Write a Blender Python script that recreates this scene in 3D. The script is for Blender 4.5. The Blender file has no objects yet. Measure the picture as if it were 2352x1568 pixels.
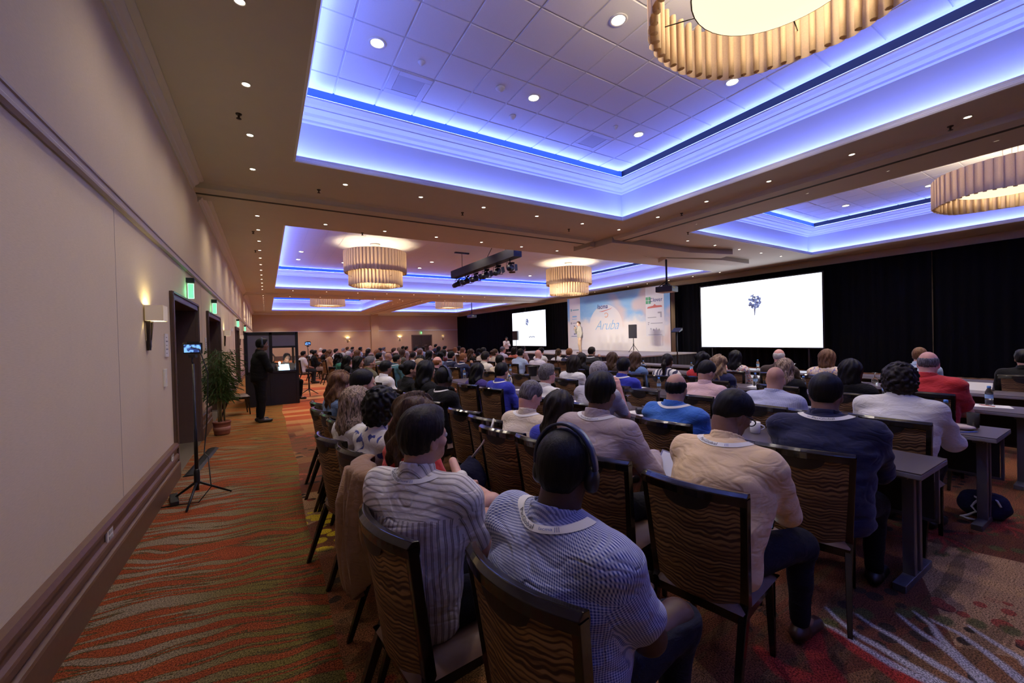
import bpy, bmesh, math, random
import numpy as np
from mathutils import Vector, Matrix, Euler
from mathutils.bvhtree import BVHTree

random.seed(7); np.random.seed(7)
sc = bpy.context.scene
COL = sc.collection
PI = math.pi

# ------------------------------------------------------------------ camera, world, exposure, large lights
CAM_POS = (0.0, 0.0, 1.62)
cam_d = bpy.data.cameras.new('camera'); cam = bpy.data.objects.new('camera', cam_d); COL.objects.link(cam)
cam_d.sensor_fit = 'HORIZONTAL'; cam_d.sensor_width = 36.0; cam_d.lens = 36.0 * 925.0 / 2352.0
cam_d.clip_start = 0.05; cam_d.clip_end = 200
def _cam():
    yaw, pitch, roll = 0.5480814, -0.0099698, -0.0251728
    cy, sy = math.cos(yaw), math.sin(yaw)
    f = Vector((sy*math.cos(pitch), cy*math.cos(pitch), math.sin(pitch)))
    r = Vector((cy, -sy, 0)); u = r.cross(f)
    r2 = r*math.cos(roll) + u*math.sin(roll); u2 = u*math.cos(roll) - r*math.sin(roll)
    m = Matrix((r2, u2, -f)).transposed().to_4x4(); m.translation = Vector(CAM_POS)
    cam.matrix_world = m
_cam()
sc.camera = cam
w = bpy.data.worlds.new('world'); sc.world = w; w.use_nodes = True
w.node_tree.nodes['Background'].inputs[0].default_value = (0.02, 0.02, 0.03, 1)
w.node_tree.nodes['Background'].inputs[1].default_value = 0.3
sc.view_settings.view_transform = 'Standard'; sc.view_settings.look = 'None'
sc.view_settings.gamma = 1.0; sc.view_settings.use_curve_mapping = False
sc.view_settings.exposure = -0.12
sc.cycles.use_denoising = True
sc.cycles.use_adaptive_sampling = True; sc.cycles.adaptive_threshold = 0.06; sc.cycles.adaptive_min_samples = 16
sc.cycles.max_bounces = 8; sc.cycles.diffuse_bounces = 3; sc.cycles.glossy_bounces = 2
sc.cycles.transmission_bounces = 5; sc.cycles.sample_clamp_indirect = 4.0
sc.cycles.caustics_reflective = False; sc.cycles.caustics_refractive = False

# light levels (the lamps themselves are built with their fittings)
DOWN_W, DOWN_COL = 92.0, (1.0, 0.85, 0.68)
CAN_W, CAN_COL = 150.0, (1.0, 0.86, 0.72)
COVE_E, COVE_COL = 31.0, (0.155, 0.225, 1.0)
SHELF_E = 42.0
GAP_GLOW_E, GAP_GLOW_COL = 1.3, (0.02, 0.09, 1.0)
SHADE_E, SHADE_COL = 1.5, (1.0, 0.80, 0.54)
CHAND_W = 42.0
SCREEN_E = 2.6
STAGE_W = 800.0

# ------------------------------------------------------------------ helpers
def link(o, parent=None):
    COL.objects.link(o)
    if parent is not None: o.parent = parent
    return o
def tag(o, label=None, cat=None, group=None, kind=None):
    if label: o['label'] = label
    if cat: o['category'] = cat
    if group: o['group'] = group
    if kind: o['kind'] = kind
    return o
def empty(name, loc=(0,0,0), rz=0, label=None, cat=None, group=None, s=1.0):
    o = bpy.data.objects.new(name, None); COL.objects.link(o)
    o.empty_display_size = .1
    o.location = loc; o.rotation_euler = (0,0,rz); o.scale = (s,s,s)
    return tag(o, label, cat, group)
def smooth(me, on=True):
    me.polygons.foreach_set('use_smooth', [on]*len(me.polygons)); me.update()
def obj(name, me, mat=None, parent=None, loc=None, rot=None, kind=None):
    o = bpy.data.objects.new(name, me); link(o, parent)
    if mat is not None:
        if len(me.materials) == 0: me.materials.append(mat)
        elif me.materials[0] is not mat:
            o.material_slots[0].link = 'OBJECT'; o.material_slots[0].material = mat
    if loc is not None: o.location = loc
    if rot is not None: o.rotation_euler = rot
    if kind: o['kind'] = kind
    return o
class MB:
    """collects simple shapes into one mesh"""
    def __init__(s): s.v = []; s.f = []; s.n = 0; s.sm = []
    def add(s, vs, fs, sm=False):
        s.v.extend([tuple(p) for p in vs]); s.f.extend([tuple(i+s.n for i in f) for f in fs]); s.sm.extend([sm]*len(fs)); s.n += len(vs)
        return s
    def box(s, a, b, M=None):
        x0,y0,z0 = a; x1,y1,z1 = b
        vs = [Vector(p) for p in ((x0,y0,z0),(x1,y0,z0),(x1,y1,z0),(x0,y1,z0),(x0,y0,z1),(x1,y0,z1),(x1,y1,z1),(x0,y1,z1))]
        if M is not None: vs = [M @ p for p in vs]
        return s.add(vs, [(0,3,2,1),(4,5,6,7),(0,1,5,4),(1,2,6,5),(2,3,7,6),(3,0,4,7)])
    def cbox(s, c, d, M=None):
        return s.box([c[i]-d[i]/2 for i in range(3)], [c[i]+d[i]/2 for i in range(3)], M)
    def tube(s, pts, r, n=8, caps=True, closed=False):
        pts = [Vector(p) for p in pts]; m = len(pts)
        rs = r if isinstance(r, (list, tuple)) else [r]*m
        prev = None; vs = []
        for i, p in enumerate(pts):
            if closed: t = pts[(i+1) % m] - pts[i-1]
            else: t = pts[min(i+1, m-1)] - pts[max(i-1, 0)]
            t.normalize()
            if prev is None:
                a = Vector((0,0,1)) if abs(t.z) < .9 else Vector((1,0,0))
                u = t.cross(a).normalized()
            else:
                u = (prev - t*prev.dot(t)).normalized()
            prev = u; v = t.cross(u)
            for k in range(n):
                an = 2*PI*k/n; vs.append(p + (u*math.cos(an)+v*math.sin(an))*rs[i])
        fs = []
        R = m if closed else m-1
        for i in range(R):
            j = (i+1) % m
            for k in range(n): fs.append((i*n+k, i*n+(k+1)%n, j*n+(k+1)%n, j*n+k))
        if caps and not closed:
            fs.append(tuple(range(n-1,-1,-1))); fs.append(tuple((m-1)*n+k for k in range(n)))
        return s.add(vs, fs, True)
    def lathe(s, prof, n=24, c=(0,0,0), cap=True):
        vs = []
        for r, z in prof:
            for k in range(n):
                a = 2*PI*k/n; vs.append((c[0]+r*math.cos(a), c[1]+r*math.sin(a), c[2]+z))
        fs = []
        for i in range(len(prof)-1):
            for k in range(n): fs.append((i*n+k, i*n+(k+1)%n, (i+1)*n+(k+1)%n, (i+1)*n+k))
        if cap:
            if prof[0][0] > 1e-5: fs.append(tuple(range(n-1,-1,-1)))
            if prof[-1][0] > 1e-5: fs.append(tuple((len(prof)-1)*n+k for k in range(n)))
        return s.add(vs, fs, True)
    def ball(s, c, r, n=10, m=6):
        r = r if isinstance(r, (tuple, list)) else (r,r,r)
        vs = [(c[0], c[1], c[2]-r[2])]; fs = []
        for i in range(1, m):
            t = -PI/2 + PI*i/m
            for k in range(n):
                a = 2*PI*k/n; vs.append((c[0]+r[0]*math.cos(t)*math.cos(a), c[1]+r[1]*math.cos(t)*math.sin(a), c[2]+r[2]*math.sin(t)))
        vs.append((c[0], c[1], c[2]+r[2])); L = len(vs)-1
        for k in range(n): fs.append((0, 1+(k+1)%n, 1+k)); fs.append((L, L-n+k, L-n+(k+1)%n))
        for i in range(m-2):
            for k in range(n): fs.append((1+i*n+k, 1+i*n+(k+1)%n, 1+(i+1)*n+(k+1)%n, 1+(i+1)*n+k))
        return s.add(vs, fs, True)
    def grid(s, P, nu, nv, sm=True, flip=False, closed_u=False):
        """P(i,j) -> point"""
        vs = [P(i, j) for j in range(nv) for i in range(nu)]
        fs = []
        for j in range(nv-1):
            for i in range(nu if closed_u else nu-1):
                i2 = (i+1) % nu
                q = (j*nu+i, j*nu+i2, (j+1)*nu+i2, (j+1)*nu+i)
                fs.append(q[::-1] if flip else q)
        return s.add(vs, fs, sm)
    def sweep(s, prof, path, closed=False):
        """prof: list of (d,z); path: list of (point(x,y), outward(x,y)) -> strip along the path"""
        n = len(prof); vs = []; fs = []
        for (p, o) in path:
            for d, z in prof: vs.append((p[0]+o[0]*d, p[1]+o[1]*d, z))
        m = len(path)
        for i in range(m if closed else m-1):
            j = (i+1) % m
            for k in range(n-1): fs.append((i*n+k, i*n+k+1, j*n+k+1, j*n+k))
        return s.add(vs, fs)
    def mesh(s, name='mesh', bevel=0):
        me = bpy.data.meshes.new(name); me.from_pydata(s.v, [], s.f)
        me.polygons.foreach_set('use_smooth', s.sm)
        if bevel:
            bm = bmesh.new(); bm.from_mesh(me)
            bmesh.ops.remove_doubles(bm, verts=bm.verts, dist=1e-5)
            es = [e for e in bm.edges if len(e.link_faces) == 2 and e.calc_face_angle(0) > .6]
            bmesh.ops.bevel(bm, geom=es, offset=bevel, segments=2, profile=.5, affect='EDGES', clamp_overlap=True)
            bm.to_mesh(me); bm.free()
        me.update(); return me
    def build(s, name, mat, parent=None, bevel=0, loc=None, kind=None, rot=None):
        return obj(name, s.mesh(name, bevel), mat, parent, loc, rot, kind)

def copy_tree(o, parent=None):
    c = o.copy(); COL.objects.link(c)
    if parent is not None: c.parent = parent
    for ch in o.children: copy_tree(ch, c)
    return c

# ------------------------------------------------------------------ materials
class NT:
    def __init__(s, name):
        s.m = bpy.data.materials.new(name); s.m.use_nodes = True; s.t = s.m.node_tree
        s.b = s.t.nodes['Principled BSDF']; s.out = s.t.nodes['Material Output']
    def new(s, ty, **kw):
        n = s.t.nodes.new(ty)
        for k, v in kw.items(): setattr(n, k, v)
        return n
    def set(s, inp, v):
        if hasattr(v, 'is_linked') or isinstance(v, bpy.types.NodeSocket): s.t.links.new(v, inp)
        else: inp.default_value = v
    def coord(s, which='Object'): return s.new('ShaderNodeTexCoord').outputs[which]
    def map(s, vec, scale=(1,1,1), loc=(0,0,0), rot=(0,0,0)):
        n = s.new('ShaderNodeMapping'); s.set(n.inputs['Vector'], vec)
        n.inputs['Scale'].default_value = scale; n.inputs['Location'].default_value = loc; n.inputs['Rotation'].default_value = rot
        return n.outputs[0]
    def noise(s, vec, scale=5, detail=2, rough=.5, dist=0, out='Fac'):
        n = s.new('ShaderNodeTexNoise'); s.set(n.inputs['Vector'], vec)
        n.inputs['Scale'].default_value = scale; n.inputs['Detail'].default_value = detail
        n.inputs['Roughness'].default_value = rough; n.inputs['Distortion'].default_value = dist
        return n.outputs[out]
    def wave(s, vec, scale=5, dist=0, detail=2, dscale=1, axis='X', prof='SIN'):
        n = s.new('ShaderNodeTexWave', wave_type='BANDS', bands_direction=axis, wave_profile=prof); s.set(n.inputs['Vector'], vec)
        n.inputs['Scale'].default_value = scale; n.inputs['Distortion'].default_value = dist
        n.inputs['Detail'].default_value = detail; n.inputs['Detail Scale'].default_value = dscale
        return n.outputs['Fac']
    def voro(s, vec, scale=5, feature='F1', out='Distance', rnd=1.0):
        n = s.new('ShaderNodeTexVoronoi', feature=feature); s.set(n.inputs['Vector'], vec)
        n.inputs['Scale'].default_value = scale; n.inputs['Randomness'].default_value = rnd
        return n.outputs[out]
    def math(s, op, a, b=0.0, c=None):
        n = s.new('ShaderNodeMath', operation=op); s.set(n.inputs[0], a); s.set(n.inputs[1], b)
        if c is not None: s.set(n.inputs[2], c)
        return n.outputs[0]
    def step(s, v, a, b):
        n = s.new('ShaderNodeMapRange', interpolation_type='SMOOTHSTEP'); s.set(n.inputs[0], v)
        n.inputs[1].default_value = a; n.inputs[2].default_value = b
        return n.outputs[0]
    def mix(s, f, a, b, mode='MIX'):
        n = s.new('ShaderNodeMix', data_type='RGBA', blend_type=mode)
        s.set(n.inputs[0], f); s.set(n.inputs[6], a if hasattr(a,'is_linked') else (*a[:3],1)); s.set(n.inputs[7], b if hasattr(b,'is_linked') else (*b[:3],1))
        return n.outputs[2]
    def sep(s, vec):
        n = s.new('ShaderNodeSeparateXYZ'); s.set(n.inputs[0], vec); return n.outputs
    def comb(s, x, y, z):
        n = s.new('ShaderNodeCombineXYZ'); s.set(n.inputs[0], x); s.set(n.inputs[1], y); s.set(n.inputs[2], z); return n.outputs[0]
    def bump(s, h, strength=.3, dist=.01):
        n = s.new('ShaderNodeBump'); s.set(n.inputs['Height'], h); n.inputs['Strength'].default_value = strength; n.inputs['Distance'].default_value = dist
        s.t.links.new(n.outputs[0], s.b.inputs['Normal'])
    def attr(s, name, out='Vector'):
        n = s.new('ShaderNodeAttribute', attribute_name=name); return n.outputs[out]
    def base(s, c): s.set(s.b.inputs['Base Color'], c if hasattr(c,'is_linked') else (*c[:3],1))
    def p(s, **kw):
        for k, v in kw.items(): s.set(s.b.inputs[k.replace('_',' ')], v)
        return s
_MC = {}
def mat(name, col, rough=.6, metal=0, spec=.5, noise=0, nscale=40, bump=0, emit=0, emcol=None, trans=0, sheen=0, coat=0):
    if name in _MC: return _MC[name]
    n = NT(name); n.p(Roughness=rough, Metallic=metal); n.b.inputs['Specular IOR Level'].default_value = spec
    if noise or bump:
        f = n.noise(n.coord(), nscale, 3, .6)
        if noise:
            n.base(n.mix(f, [c*(1-noise) for c in col], [min(1, c*(1+noise)) for c in col]))
        else: n.base(col)
        if bump: n.bump(f, bump, .005)
    else: n.base(col)
    if emit: n.p(Emission_Strength=emit); n.b.inputs['Emission Color'].default_value = (*(emcol or col), 1)
    if trans: n.p(Transmission_Weight=trans)
    if sheen: n.p(Sheen_Weight=sheen)
    if coat: n.p(Coat_Weight=coat)
    _MC[name] = n.m; return n.m
def emat(name, col, e):
    if name in _MC: return _MC[name]
    n = NT(name); n.base((0,0,0)); n.p(Emission_Strength=e); n.b.inputs['Emission Color'].default_value = (*col,1)
    _MC[name] = n.m; return n.m
def spot(name, loc, watts, col, aim=(0,0,-1), ang=110, blend=.6, r=.05, parent=None):
    d = bpy.data.lights.new(name, 'SPOT'); d.energy = watts; d.color = col; d.spot_size = math.radians(ang); d.spot_blend = blend; d.shadow_soft_size = r
    o = bpy.data.objects.new(name, d); link(o, parent); o.location = loc
    o.rotation_euler = Vector(aim).to_track_quat('-Z', 'Y').to_euler()
    return o
def point(name, loc, watts, col, r=.1, parent=None):
    d = bpy.data.lights.new(name, 'POINT'); d.energy = watts; d.color = col; d.shadow_soft_size = r
    o = bpy.data.objects.new(name, d); link(o, parent); o.location = loc
    return o
def text_mesh(body, size=1.0, shear=0.0, extrude=0.0, bold=0.0, space=1.0):
    cu = bpy.data.curves.new('lettering', 'FONT'); cu.body = body; cu.size = size; cu.shear = shear; cu.extrude = extrude; cu.offset = bold
    cu.align_x = 'CENTER'; cu.align_y = 'CENTER'; cu.space_character = space; cu.resolution_u = 3
    o = bpy.data.objects.new('lettering', cu); COL.objects.link(o)
    bpy.context.view_layer.update()
    dg = bpy.context.evaluated_depsgraph_get()
    me = bpy.data.meshes.new_from_object(o.evaluated_get(dg))
    COL.objects.unlink(o); bpy.data.objects.remove(o); bpy.data.curves.remove(cu)
    me.materials.clear()
    return me
ORD = ['nearest','second','third','fourth','fifth','sixth','seventh','eighth','ninth','tenth','eleventh','twelfth','thirteenth','fourteenth','fifteenth','sixteenth','seventeenth','eighteenth','nineteenth','twentieth']
# ================================================================== the room
XL, XR, YN, YF, ZC, ZT = -1.0, 19.0, -6.0, 42.9, 4.42, 5.56
TRAYS = [(.43, 7.60, -3.5, 7.07), (10.12, 17.55, -3.5, 7.02), (.43, 17.65, 10.98, 23.9), (.45, 7.75, 28.45, 40.2), (10.5, 17.65, 28.45, 40.2)]

# ---- carpet
def carpet_material():
    n = NT('carpet'); P = n.coord(); X, Y, Z = n.sep(P)
    warp = n.noise(P, 1.0, 2, .5)
    big = n.noise(P, .55, 2, .5)
    yy = n.math('ADD', n.math('ADD', Y, n.math('MULTIPLY', warp, .55)), n.math('MULTIPLY', X, .22))
    v = n.comb(n.math('MULTIPLY', X, .9), n.math('MULTIPLY', yy, 16.0), 0.0)
    s = n.noise(v, 1.0, 2, .55)
    spk = n.noise(P, 130, 2, .7)
    spk2 = n.noise(P, 75, 2, .6)
    s = n.math('ADD', s, n.math('MULTIPLY', n.math('SUBTRACT', spk2, .5), .10))
    red = n.mix(n.noise(v, 1.6, 2), (.155,.025,.009), (.25,.06,.015))
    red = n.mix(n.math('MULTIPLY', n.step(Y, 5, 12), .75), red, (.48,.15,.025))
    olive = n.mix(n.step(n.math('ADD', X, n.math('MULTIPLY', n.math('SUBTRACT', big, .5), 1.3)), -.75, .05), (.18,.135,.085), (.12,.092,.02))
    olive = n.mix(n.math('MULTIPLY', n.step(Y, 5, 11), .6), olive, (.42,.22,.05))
    a = n.mix(n.step(s, .47, .50), red, (.06,.045,.014))
    a = n.mix(n.step(s, .505, .53), a, olive)
    # patchwork on the seating side
    cell = n.voro(n.map(P, (.55,.8,1)), 1.0, 'F1', 'Color', .9)
    cr, cg, cb = n.sep(cell)
    b = n.mix(cr, (.15,.066,.025), (.28,.13,.05))
    b = n.mix(n.step(cg, .62, .64), b, (.34,.195,.09))
    b = n.mix(n.step(cb, .68, .70), b, (.13,.042,.02))
    b = n.mix(n.step(cb, .16, .14), b, (.17,.06,.025))
    lines = n.noise(n.map(P, (1.1,9,1), rot=(0,0,.5)), 1.0, 2, .5)
    b = n.mix(n.math('MULTIPLY', n.step(lines, .54, .58), .55), b, (.10,.06,.025))
    dist = n.voro(n.map(P, (1,1.25,1)), 7.5, 'F1', 'Distance', .85)
    dcol = n.voro(n.map(P, (1,1.25,1)), 7.5, 'F1', 'Color', .85)
    dr = n.sep(dcol)
    region = n.step(n.noise(n.map(P, loc=(3.1,1.7,0)), 1.1, 1), .50, .54)
    dm = n.math('MULTIPLY', n.math('MULTIPLY', n.step(dist, .40, .36), region), n.step(dr[1], .30, .32))
    dotc = n.mix(n.step(n.noise(n.map(P, loc=(8,3,0)), .8, 1), .47, .5), (.27,.06,.03), (.04,.026,.018))
    b = n.mix(dm, b, dotc)
    ydot = n.math('MULTIPLY', n.step(n.math('ABSOLUTE', n.math('SUBTRACT', Y, 3.92)), .50, .40), n.math('MULTIPLY', n.step(dist, .50, .46), n.step(X, 1.0, .8)))
    b = n.mix(ydot, b, (.50,.36,.02))
    far = n.noise(n.map(P, (.35,2.6,1)), 1.0, 2, .5)
    fcol = n.mix(n.step(far, .44, .56), (.52,.10,.03), (.66,.30,.10))
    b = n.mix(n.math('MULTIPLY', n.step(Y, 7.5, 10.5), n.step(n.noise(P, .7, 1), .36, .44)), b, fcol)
    seam = n.step(n.math('ADD', X, n.math('MULTIPLY', n.math('SUBTRACT', n.noise(P, .35, 1), .5), .25)), .295, .305)
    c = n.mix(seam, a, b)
    mo = n.sep(n.attr('motif'))
    c = n.mix(n.math('MULTIPLY', mo[1], .9), c, (.085,.085,.025))
    c = n.mix(mo[2], c, (.33,.035,.02))
    c = n.mix(mo[0], c, (.37,.34,.34))
    c = n.mix(.75, c, n.mix(n.step(spk, .33, .67), (.02,.02,.02), (.98,.98,.98)), 'OVERLAY')
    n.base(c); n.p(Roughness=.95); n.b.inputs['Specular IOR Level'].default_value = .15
    n.bump(spk, .5, .004)
    return n.m
def build_floor():
    gx = np.arange(1.8, 6.01, .015); gy = np.arange(.2, 1.501, .015)
    xs = np.concatenate([[XL-.4, -.4, .3], gx, [9, 13, XR+.2]]); ys = np.concatenate([[YN-.2, -2], gy, [3, 6, 10, 16, 24, 34, YF+.2]])
    nx, ny = len(xs), len(ys)
    Xg, Yg = np.meshgrid(xs, ys); v = np.stack([Xg.ravel(), Yg.ravel(), np.zeros(nx*ny)], 1)
    ii, jj = np.meshgrid(np.arange(nx-1), np.arange(ny-1)); q = (jj*nx+ii).ravel()
    f = np.stack([q, q+1, q+nx+1, q+nx], 1)
    me = bpy.data.meshes.new('floor'); me.from_pydata(v.tolist(), [], f.tolist())
    def seg(pl, w0, w1):
        m = np.zeros(len(v))
        for (a, b), k in zip(zip(pl[:-1], pl[1:]), range(len(pl)-1)):
            a = np.array(a); b = np.array(b); d = b-a; t = np.clip(((v[:,:2]-a)@d)/(d@d), 0, 1)
            dd = np.hypot(*(v[:,:2]-a-t[:,None]*d).T); u = (k+t)/(len(pl)-1); wd = w0+(w1-w0)*u
            m = np.maximum(m, np.clip((wd-dd)/.012+.5, 0, 1))
        return m
    white = np.zeros(len(v)); green = np.zeros(len(v)); red = np.zeros(len(v))
    for pl in ([(2.74,1.05),(2.68,.97),(2.63,.88),(2.62,.78),(2.59,.64),(2.57,.5)],[(2.82,.94),(2.78,.85),(2.77,.76),(2.73,.68),(2.70,.59),(2.67,.45)],
               [(3.01,.81),(2.96,.75),(2.92,.69),(2.89,.62),(2.84,.55),(2.71,.42)],[(3.11,.77),(3.05,.69),(2.96,.64),(2.82,.52),(2.72,.38)],
               [(3.10,.70),(3.08,.59),(3.01,.49),(2.95,.42),(2.83,.3)],[(2.58,1.02),(2.58,.94),(2.55,.81),(2.53,.71),(2.55,.55)],[(3.2,.58),(3.14,.49),(3.08,.38),(2.95,.3)]):
        white = np.maximum(white, seg(pl, .008, .028))
    for c, r in (((2.76,.99),.06),((2.61,.99),.05),((2.86,.92),.055),((3.05,.80),.05),((3.13,.76),.05),((3.15,.66),.05),((3.26,.56),.05),((3.33,.45),.05),((4.49,.67),.05),((4.56,.58),.045)):
        d = np.hypot((v[:,0]-c[0])/1.0, (v[:,1]-c[1])/.8); green = np.maximum(green, np.clip((r-d)/.012+.5, 0, 1))
    for pl in ([(2.56,.95),(2.51,.84),(2.50,.73),(2.47,.6)],[(2.50,1.02),(2.30,.93),(2.16,.8)],[(2.10,1.1),(2.06,.98),(2.1,.85)]):
        red = np.maximum(red, seg(pl, .03, .07))
    rs = np.random.RandomState(3)
    for c0 in ((4.42,.95),(5.05,.72)):
        for k in range(15):
            an = rs.uniform(0, 2*PI); L = rs.uniform(.18, .42); m = (c0[0]+.5*L*math.cos(an+.2), c0[1]+.5*L*.8*math.sin(an+.2)); e = (c0[0]+L*math.cos(an), c0[1]+L*.8*math.sin(an))
            red = np.maximum(red, .8*seg([c0, m, e], .014, .004))
            if k % 3 == 0:
                d = np.hypot((v[:,0]-e[0])/1.4, v[:,1]-e[1]); green = np.maximum(green, np.clip((.035-d)/.012+.5, 0, 1))
    at = me.attributes.new('motif', 'FLOAT_VECTOR', 'POINT')
    at.data.foreach_set('vector', np.stack([white, green, red], 1).astype(np.float32).ravel())
    me.update()
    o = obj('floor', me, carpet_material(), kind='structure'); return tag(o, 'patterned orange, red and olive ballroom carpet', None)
build_floor()

# ---- wall, trim and ceiling paints
def wall_material(name, col, vein=.2):
    n = NT(name); P = n.coord()
    f = n.noise(n.map(P, (1,1,14)), 22, 3, .6); g = n.noise(P, 3.0, 3, .6)
    h = n.noise(n.map(P, (60,60,4)), 4, 2, .6)
    c = n.mix(f, [k*(1-vein) for k in col], [k*(1+vein*.6) for k in col])
    c = n.mix(n.math('MULTIPLY', g, .25), c, [k*.72 for k in col])
    n.base(c); n.p(Roughness=.75); n.bump(n.math('ADD', f, h), .15, .003)
    return n.m
M_wall = wall_material('wallcovering', (.66,.53,.36))
M_wallfar = wall_material('far_wallcovering', (.60,.43,.27))
M_trimdark = mat('brown_trim', (.14,.075,.045), .42, noise=.2, nscale=30)
M_door = mat('dark_door_wood', (.045,.026,.018), .35, noise=.35, nscale=14)
M_soffit = mat('soffit_paint', (.58,.54,.48), .7, noise=.04, nscale=3)
M_white = mat('cove_paint', (.80,.80,.82), .6)
M_plaster = mat('crown_paint', (.62,.58,.54), .5)
M_chrome = mat('brushed_steel', (.62,.62,.64), .25, 1.0)
M_black = mat('black_plastic', (.012,.012,.014), .45)
M_blackm = mat('black_metal', (.015,.015,.017), .35, .3)
M_plate = mat('white_plastic', (.75,.73,.72), .4)

DOORS_L = [(6.50, 8.50), (10.05, 12.35), (18.6, 20.6), (25.0, 27.0)]
HD, RC = 2.20, .30
def wall_grid(name, m, u0, u1, z1, holes, P):
    us = sorted({u0, u1, *[h[0] for h in holes], *[h[1] for h in holes]}); b = MB()
    for a, c in zip(us[:-1], us[1:]):
        z0 = HD if any(h[0] <= a and c <= h[1] for h in holes) else 0.0
        b.add([P(a,z0), P(c,z0), P(c,z1), P(a,z1)], [(0,1,2,3)])
    return b.build(name, m, kind='structure')
wl = wall_grid('wall_left', M_wall, YN, YF, ZC+.02, DOORS_L, lambda u, z: (XL, u, z))
sb = MB()
for y in (1.0, 4.35, 9.3, 13.0, 15.6, 17.6, 22.0, 24.4): sb.box((XL-.002, y-.003, .43), (XL+.0015, y+.003, 2.72))
sb.build('panel_seam', mat('seam_brown', (.40,.33,.28), .8), wl)  # thin darker strips along the panel joints
tag(wl, 'long beige wallcovered wall with door recesses and a picture rail')
# far wall with door 13.56..15.63
wf = MB().add([(XL,YF,0),(XR,YF,0),(XR,YF,ZC+.02),(XL,YF,ZC+.02)], [(0,1,2,3)]).build('wall_far', M_wallfar, kind='structure')
MB().box((9.23,YF-.14,0),(9.97,YF+.02,ZC)).build('pilaster', M_wallfar, wf, .01)
MB().add([(XR,YN,0),(XR,YF,0),(XR,YF,ZC+.02),(XR,YN,ZC+.02)], [(3,2,1,0)]).build('wall_right', M_wallfar, kind='structure')
MB().add([(XL,YN,0),(XR,YN,0),(XR,YN,ZC+.02),(XL,YN,ZC+.02)], [(3,2,1,0)]).build('wall_near', M_wall, kind='structure')

# baseboard: stepped profile (d from wall, z)
BB = [(.0,.43),(.035,.425),(.05,.40),(.05,.375),(.028,.36),(.028,.30),(.045,.285),(.05,.27),(.05,.235),(.032,.22),(.032,.205),(.055,.195),(.06,.18),(.06,.0)]
def run(name, prof, segs, m, kind='structure', parent=None):
    b = MB()
    for (p0, p1, o) in segs:
        b.sweep(prof, [(p0, o), (p1, o)])
        for p, fl in ((p0, 0), (p1, 1)):
            vs = [(p[0]+o[0]*d, p[1]+o[1]*d, z) for d, z in prof] + [(p[0], p[1], prof[-1][1])]
            b.add(vs, [tuple(range(len(vs)))])
    o_ = b.build(name, m, parent, kind=kind); return o_
lw = []
y = YN
for a, c in DOORS_L: lw.append(((XL, y), (XL, a-.1), (1,0))); y = c+.1
lw.append(((XL, y), (XL, YF), (1,0)))
run('baseboard_left', BB, lw, M_trimdark)
run('baseboard_far', BB, [((XL,YF),(XR,YF),(0,-1))], M_trimdark)
PR = [(0,2.86),(.012,2.86),(.012,2.845),(.004,2.84),(.004,2.79),(.022,2.785),(.03,2.77),(.03,2.75),(.012,2.735),(0,2.735)]
M_rail = mat('wall_rail_paint', (.40,.32,.27), .5)
run('trim_1', PR, [((XL,YN),(XL,YF),(1,0))], M_rail)
run('trim_2', [(d,z-.13) for d,z in PR], [((XL,YF),(9.23,YF),(0,-1)),((9.97,YF),(XR,YF),(0,-1))], M_plaster)
CR = [(0,4.24),(.02,4.24),(.02,4.27),(.045,4.28),(.055,4.31),(.085,4.33),(.11,4.36),(.11,4.375),(.15,4.385),(.17,4.40),(.17,4.425)]
run('trim_3', CR, [((XL,YN),(XL,8.55),(1,0)),((XL,9.25),(XL,25.8),(1,0)),((XL,26.6),(XL,YF),(1,0))], M_plaster)
run('trim_4', CR, [((XL,YF),(XR,YF),(0,-1))], M_plaster)

# ---- soffit with openings
def build_ceiling():
    xs = sorted({XL-.02, XR+.02, *[t[i] for t in TRAYS for i in (0,1)]}); ys = sorted({YN, YF, *[t[i] for t in TRAYS for i in (2,3)]})
    b = MB()
    for x0, x1 in zip(xs[:-1], xs[1:]):
        for y0, y1 in zip(ys[:-1], ys[1:]):
            cx, cy = (x0+x1)/2, (y0+y1)/2
            if any(t[0] < cx < t[1] and t[2] < cy < t[3] for t in TRAYS): continue
            b.add([(x0,y0,ZC),(x1,y0,ZC),(x1,y1,ZC),(x0,y1,ZC)], [(3,2,1,0)])
    o = b.build('ceiling', M_soffit, kind='structure'); tag(o, 'beige ceiling border with lit tray recesses')
    return o
ceil = build_ceiling()
TRAYP = [(0,4.42),(-.03,4.42),(-.035,4.445),(-.02,4.455),(-.02,4.475),(0,4.49),(0,4.53),(.02,4.53),(.02,4.50),(.2,4.50),(.2,5.16),(.17,5.18),(.16,5.21),(.09,5.235),(.06,5.27),(-.02,5.29),(-.05,5.30),(-.05,5.315),(-.12,5.33),(-.17,5.36),(-.2,5.37),(-.2,5.40),(-.14,5.40)]
E_cove = emat('cove_led', COVE_COL, COVE_E); E_gapglow = emat('gap_glow', GAP_GLOW_COL, GAP_GLOW_E); E_gapdim = emat('gap_glow_dim', GAP_GLOW_COL, GAP_GLOW_E*.03)  # gap band's glow stands in for blue light inside the shadow gap
M_tile = mat('acoustic_tile', (.74,.73,.74), .8, noise=.05, nscale=60, bump=.12)
M_grid = mat('ceiling_grid', (.66,.66,.70), .6)
def tile_mesh(s=.618):
    b = MB(); h = s/2; i = h-.008
    b.add([(-h,-h,.012),(h,-h,.012),(h,h,.012),(-h,h,.012),(-i,-i,0),(i,-i,0),(i,i,0),(-i,i,0)], [(7,6,5,4),(0,4,5,1),(1,5,6,2),(2,6,7,3),(3,7,4,0)])
    return b.mesh('tile')
TILE = tile_mesh(); PITCH = .635
rt = np.random.RandomState(5)
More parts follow.
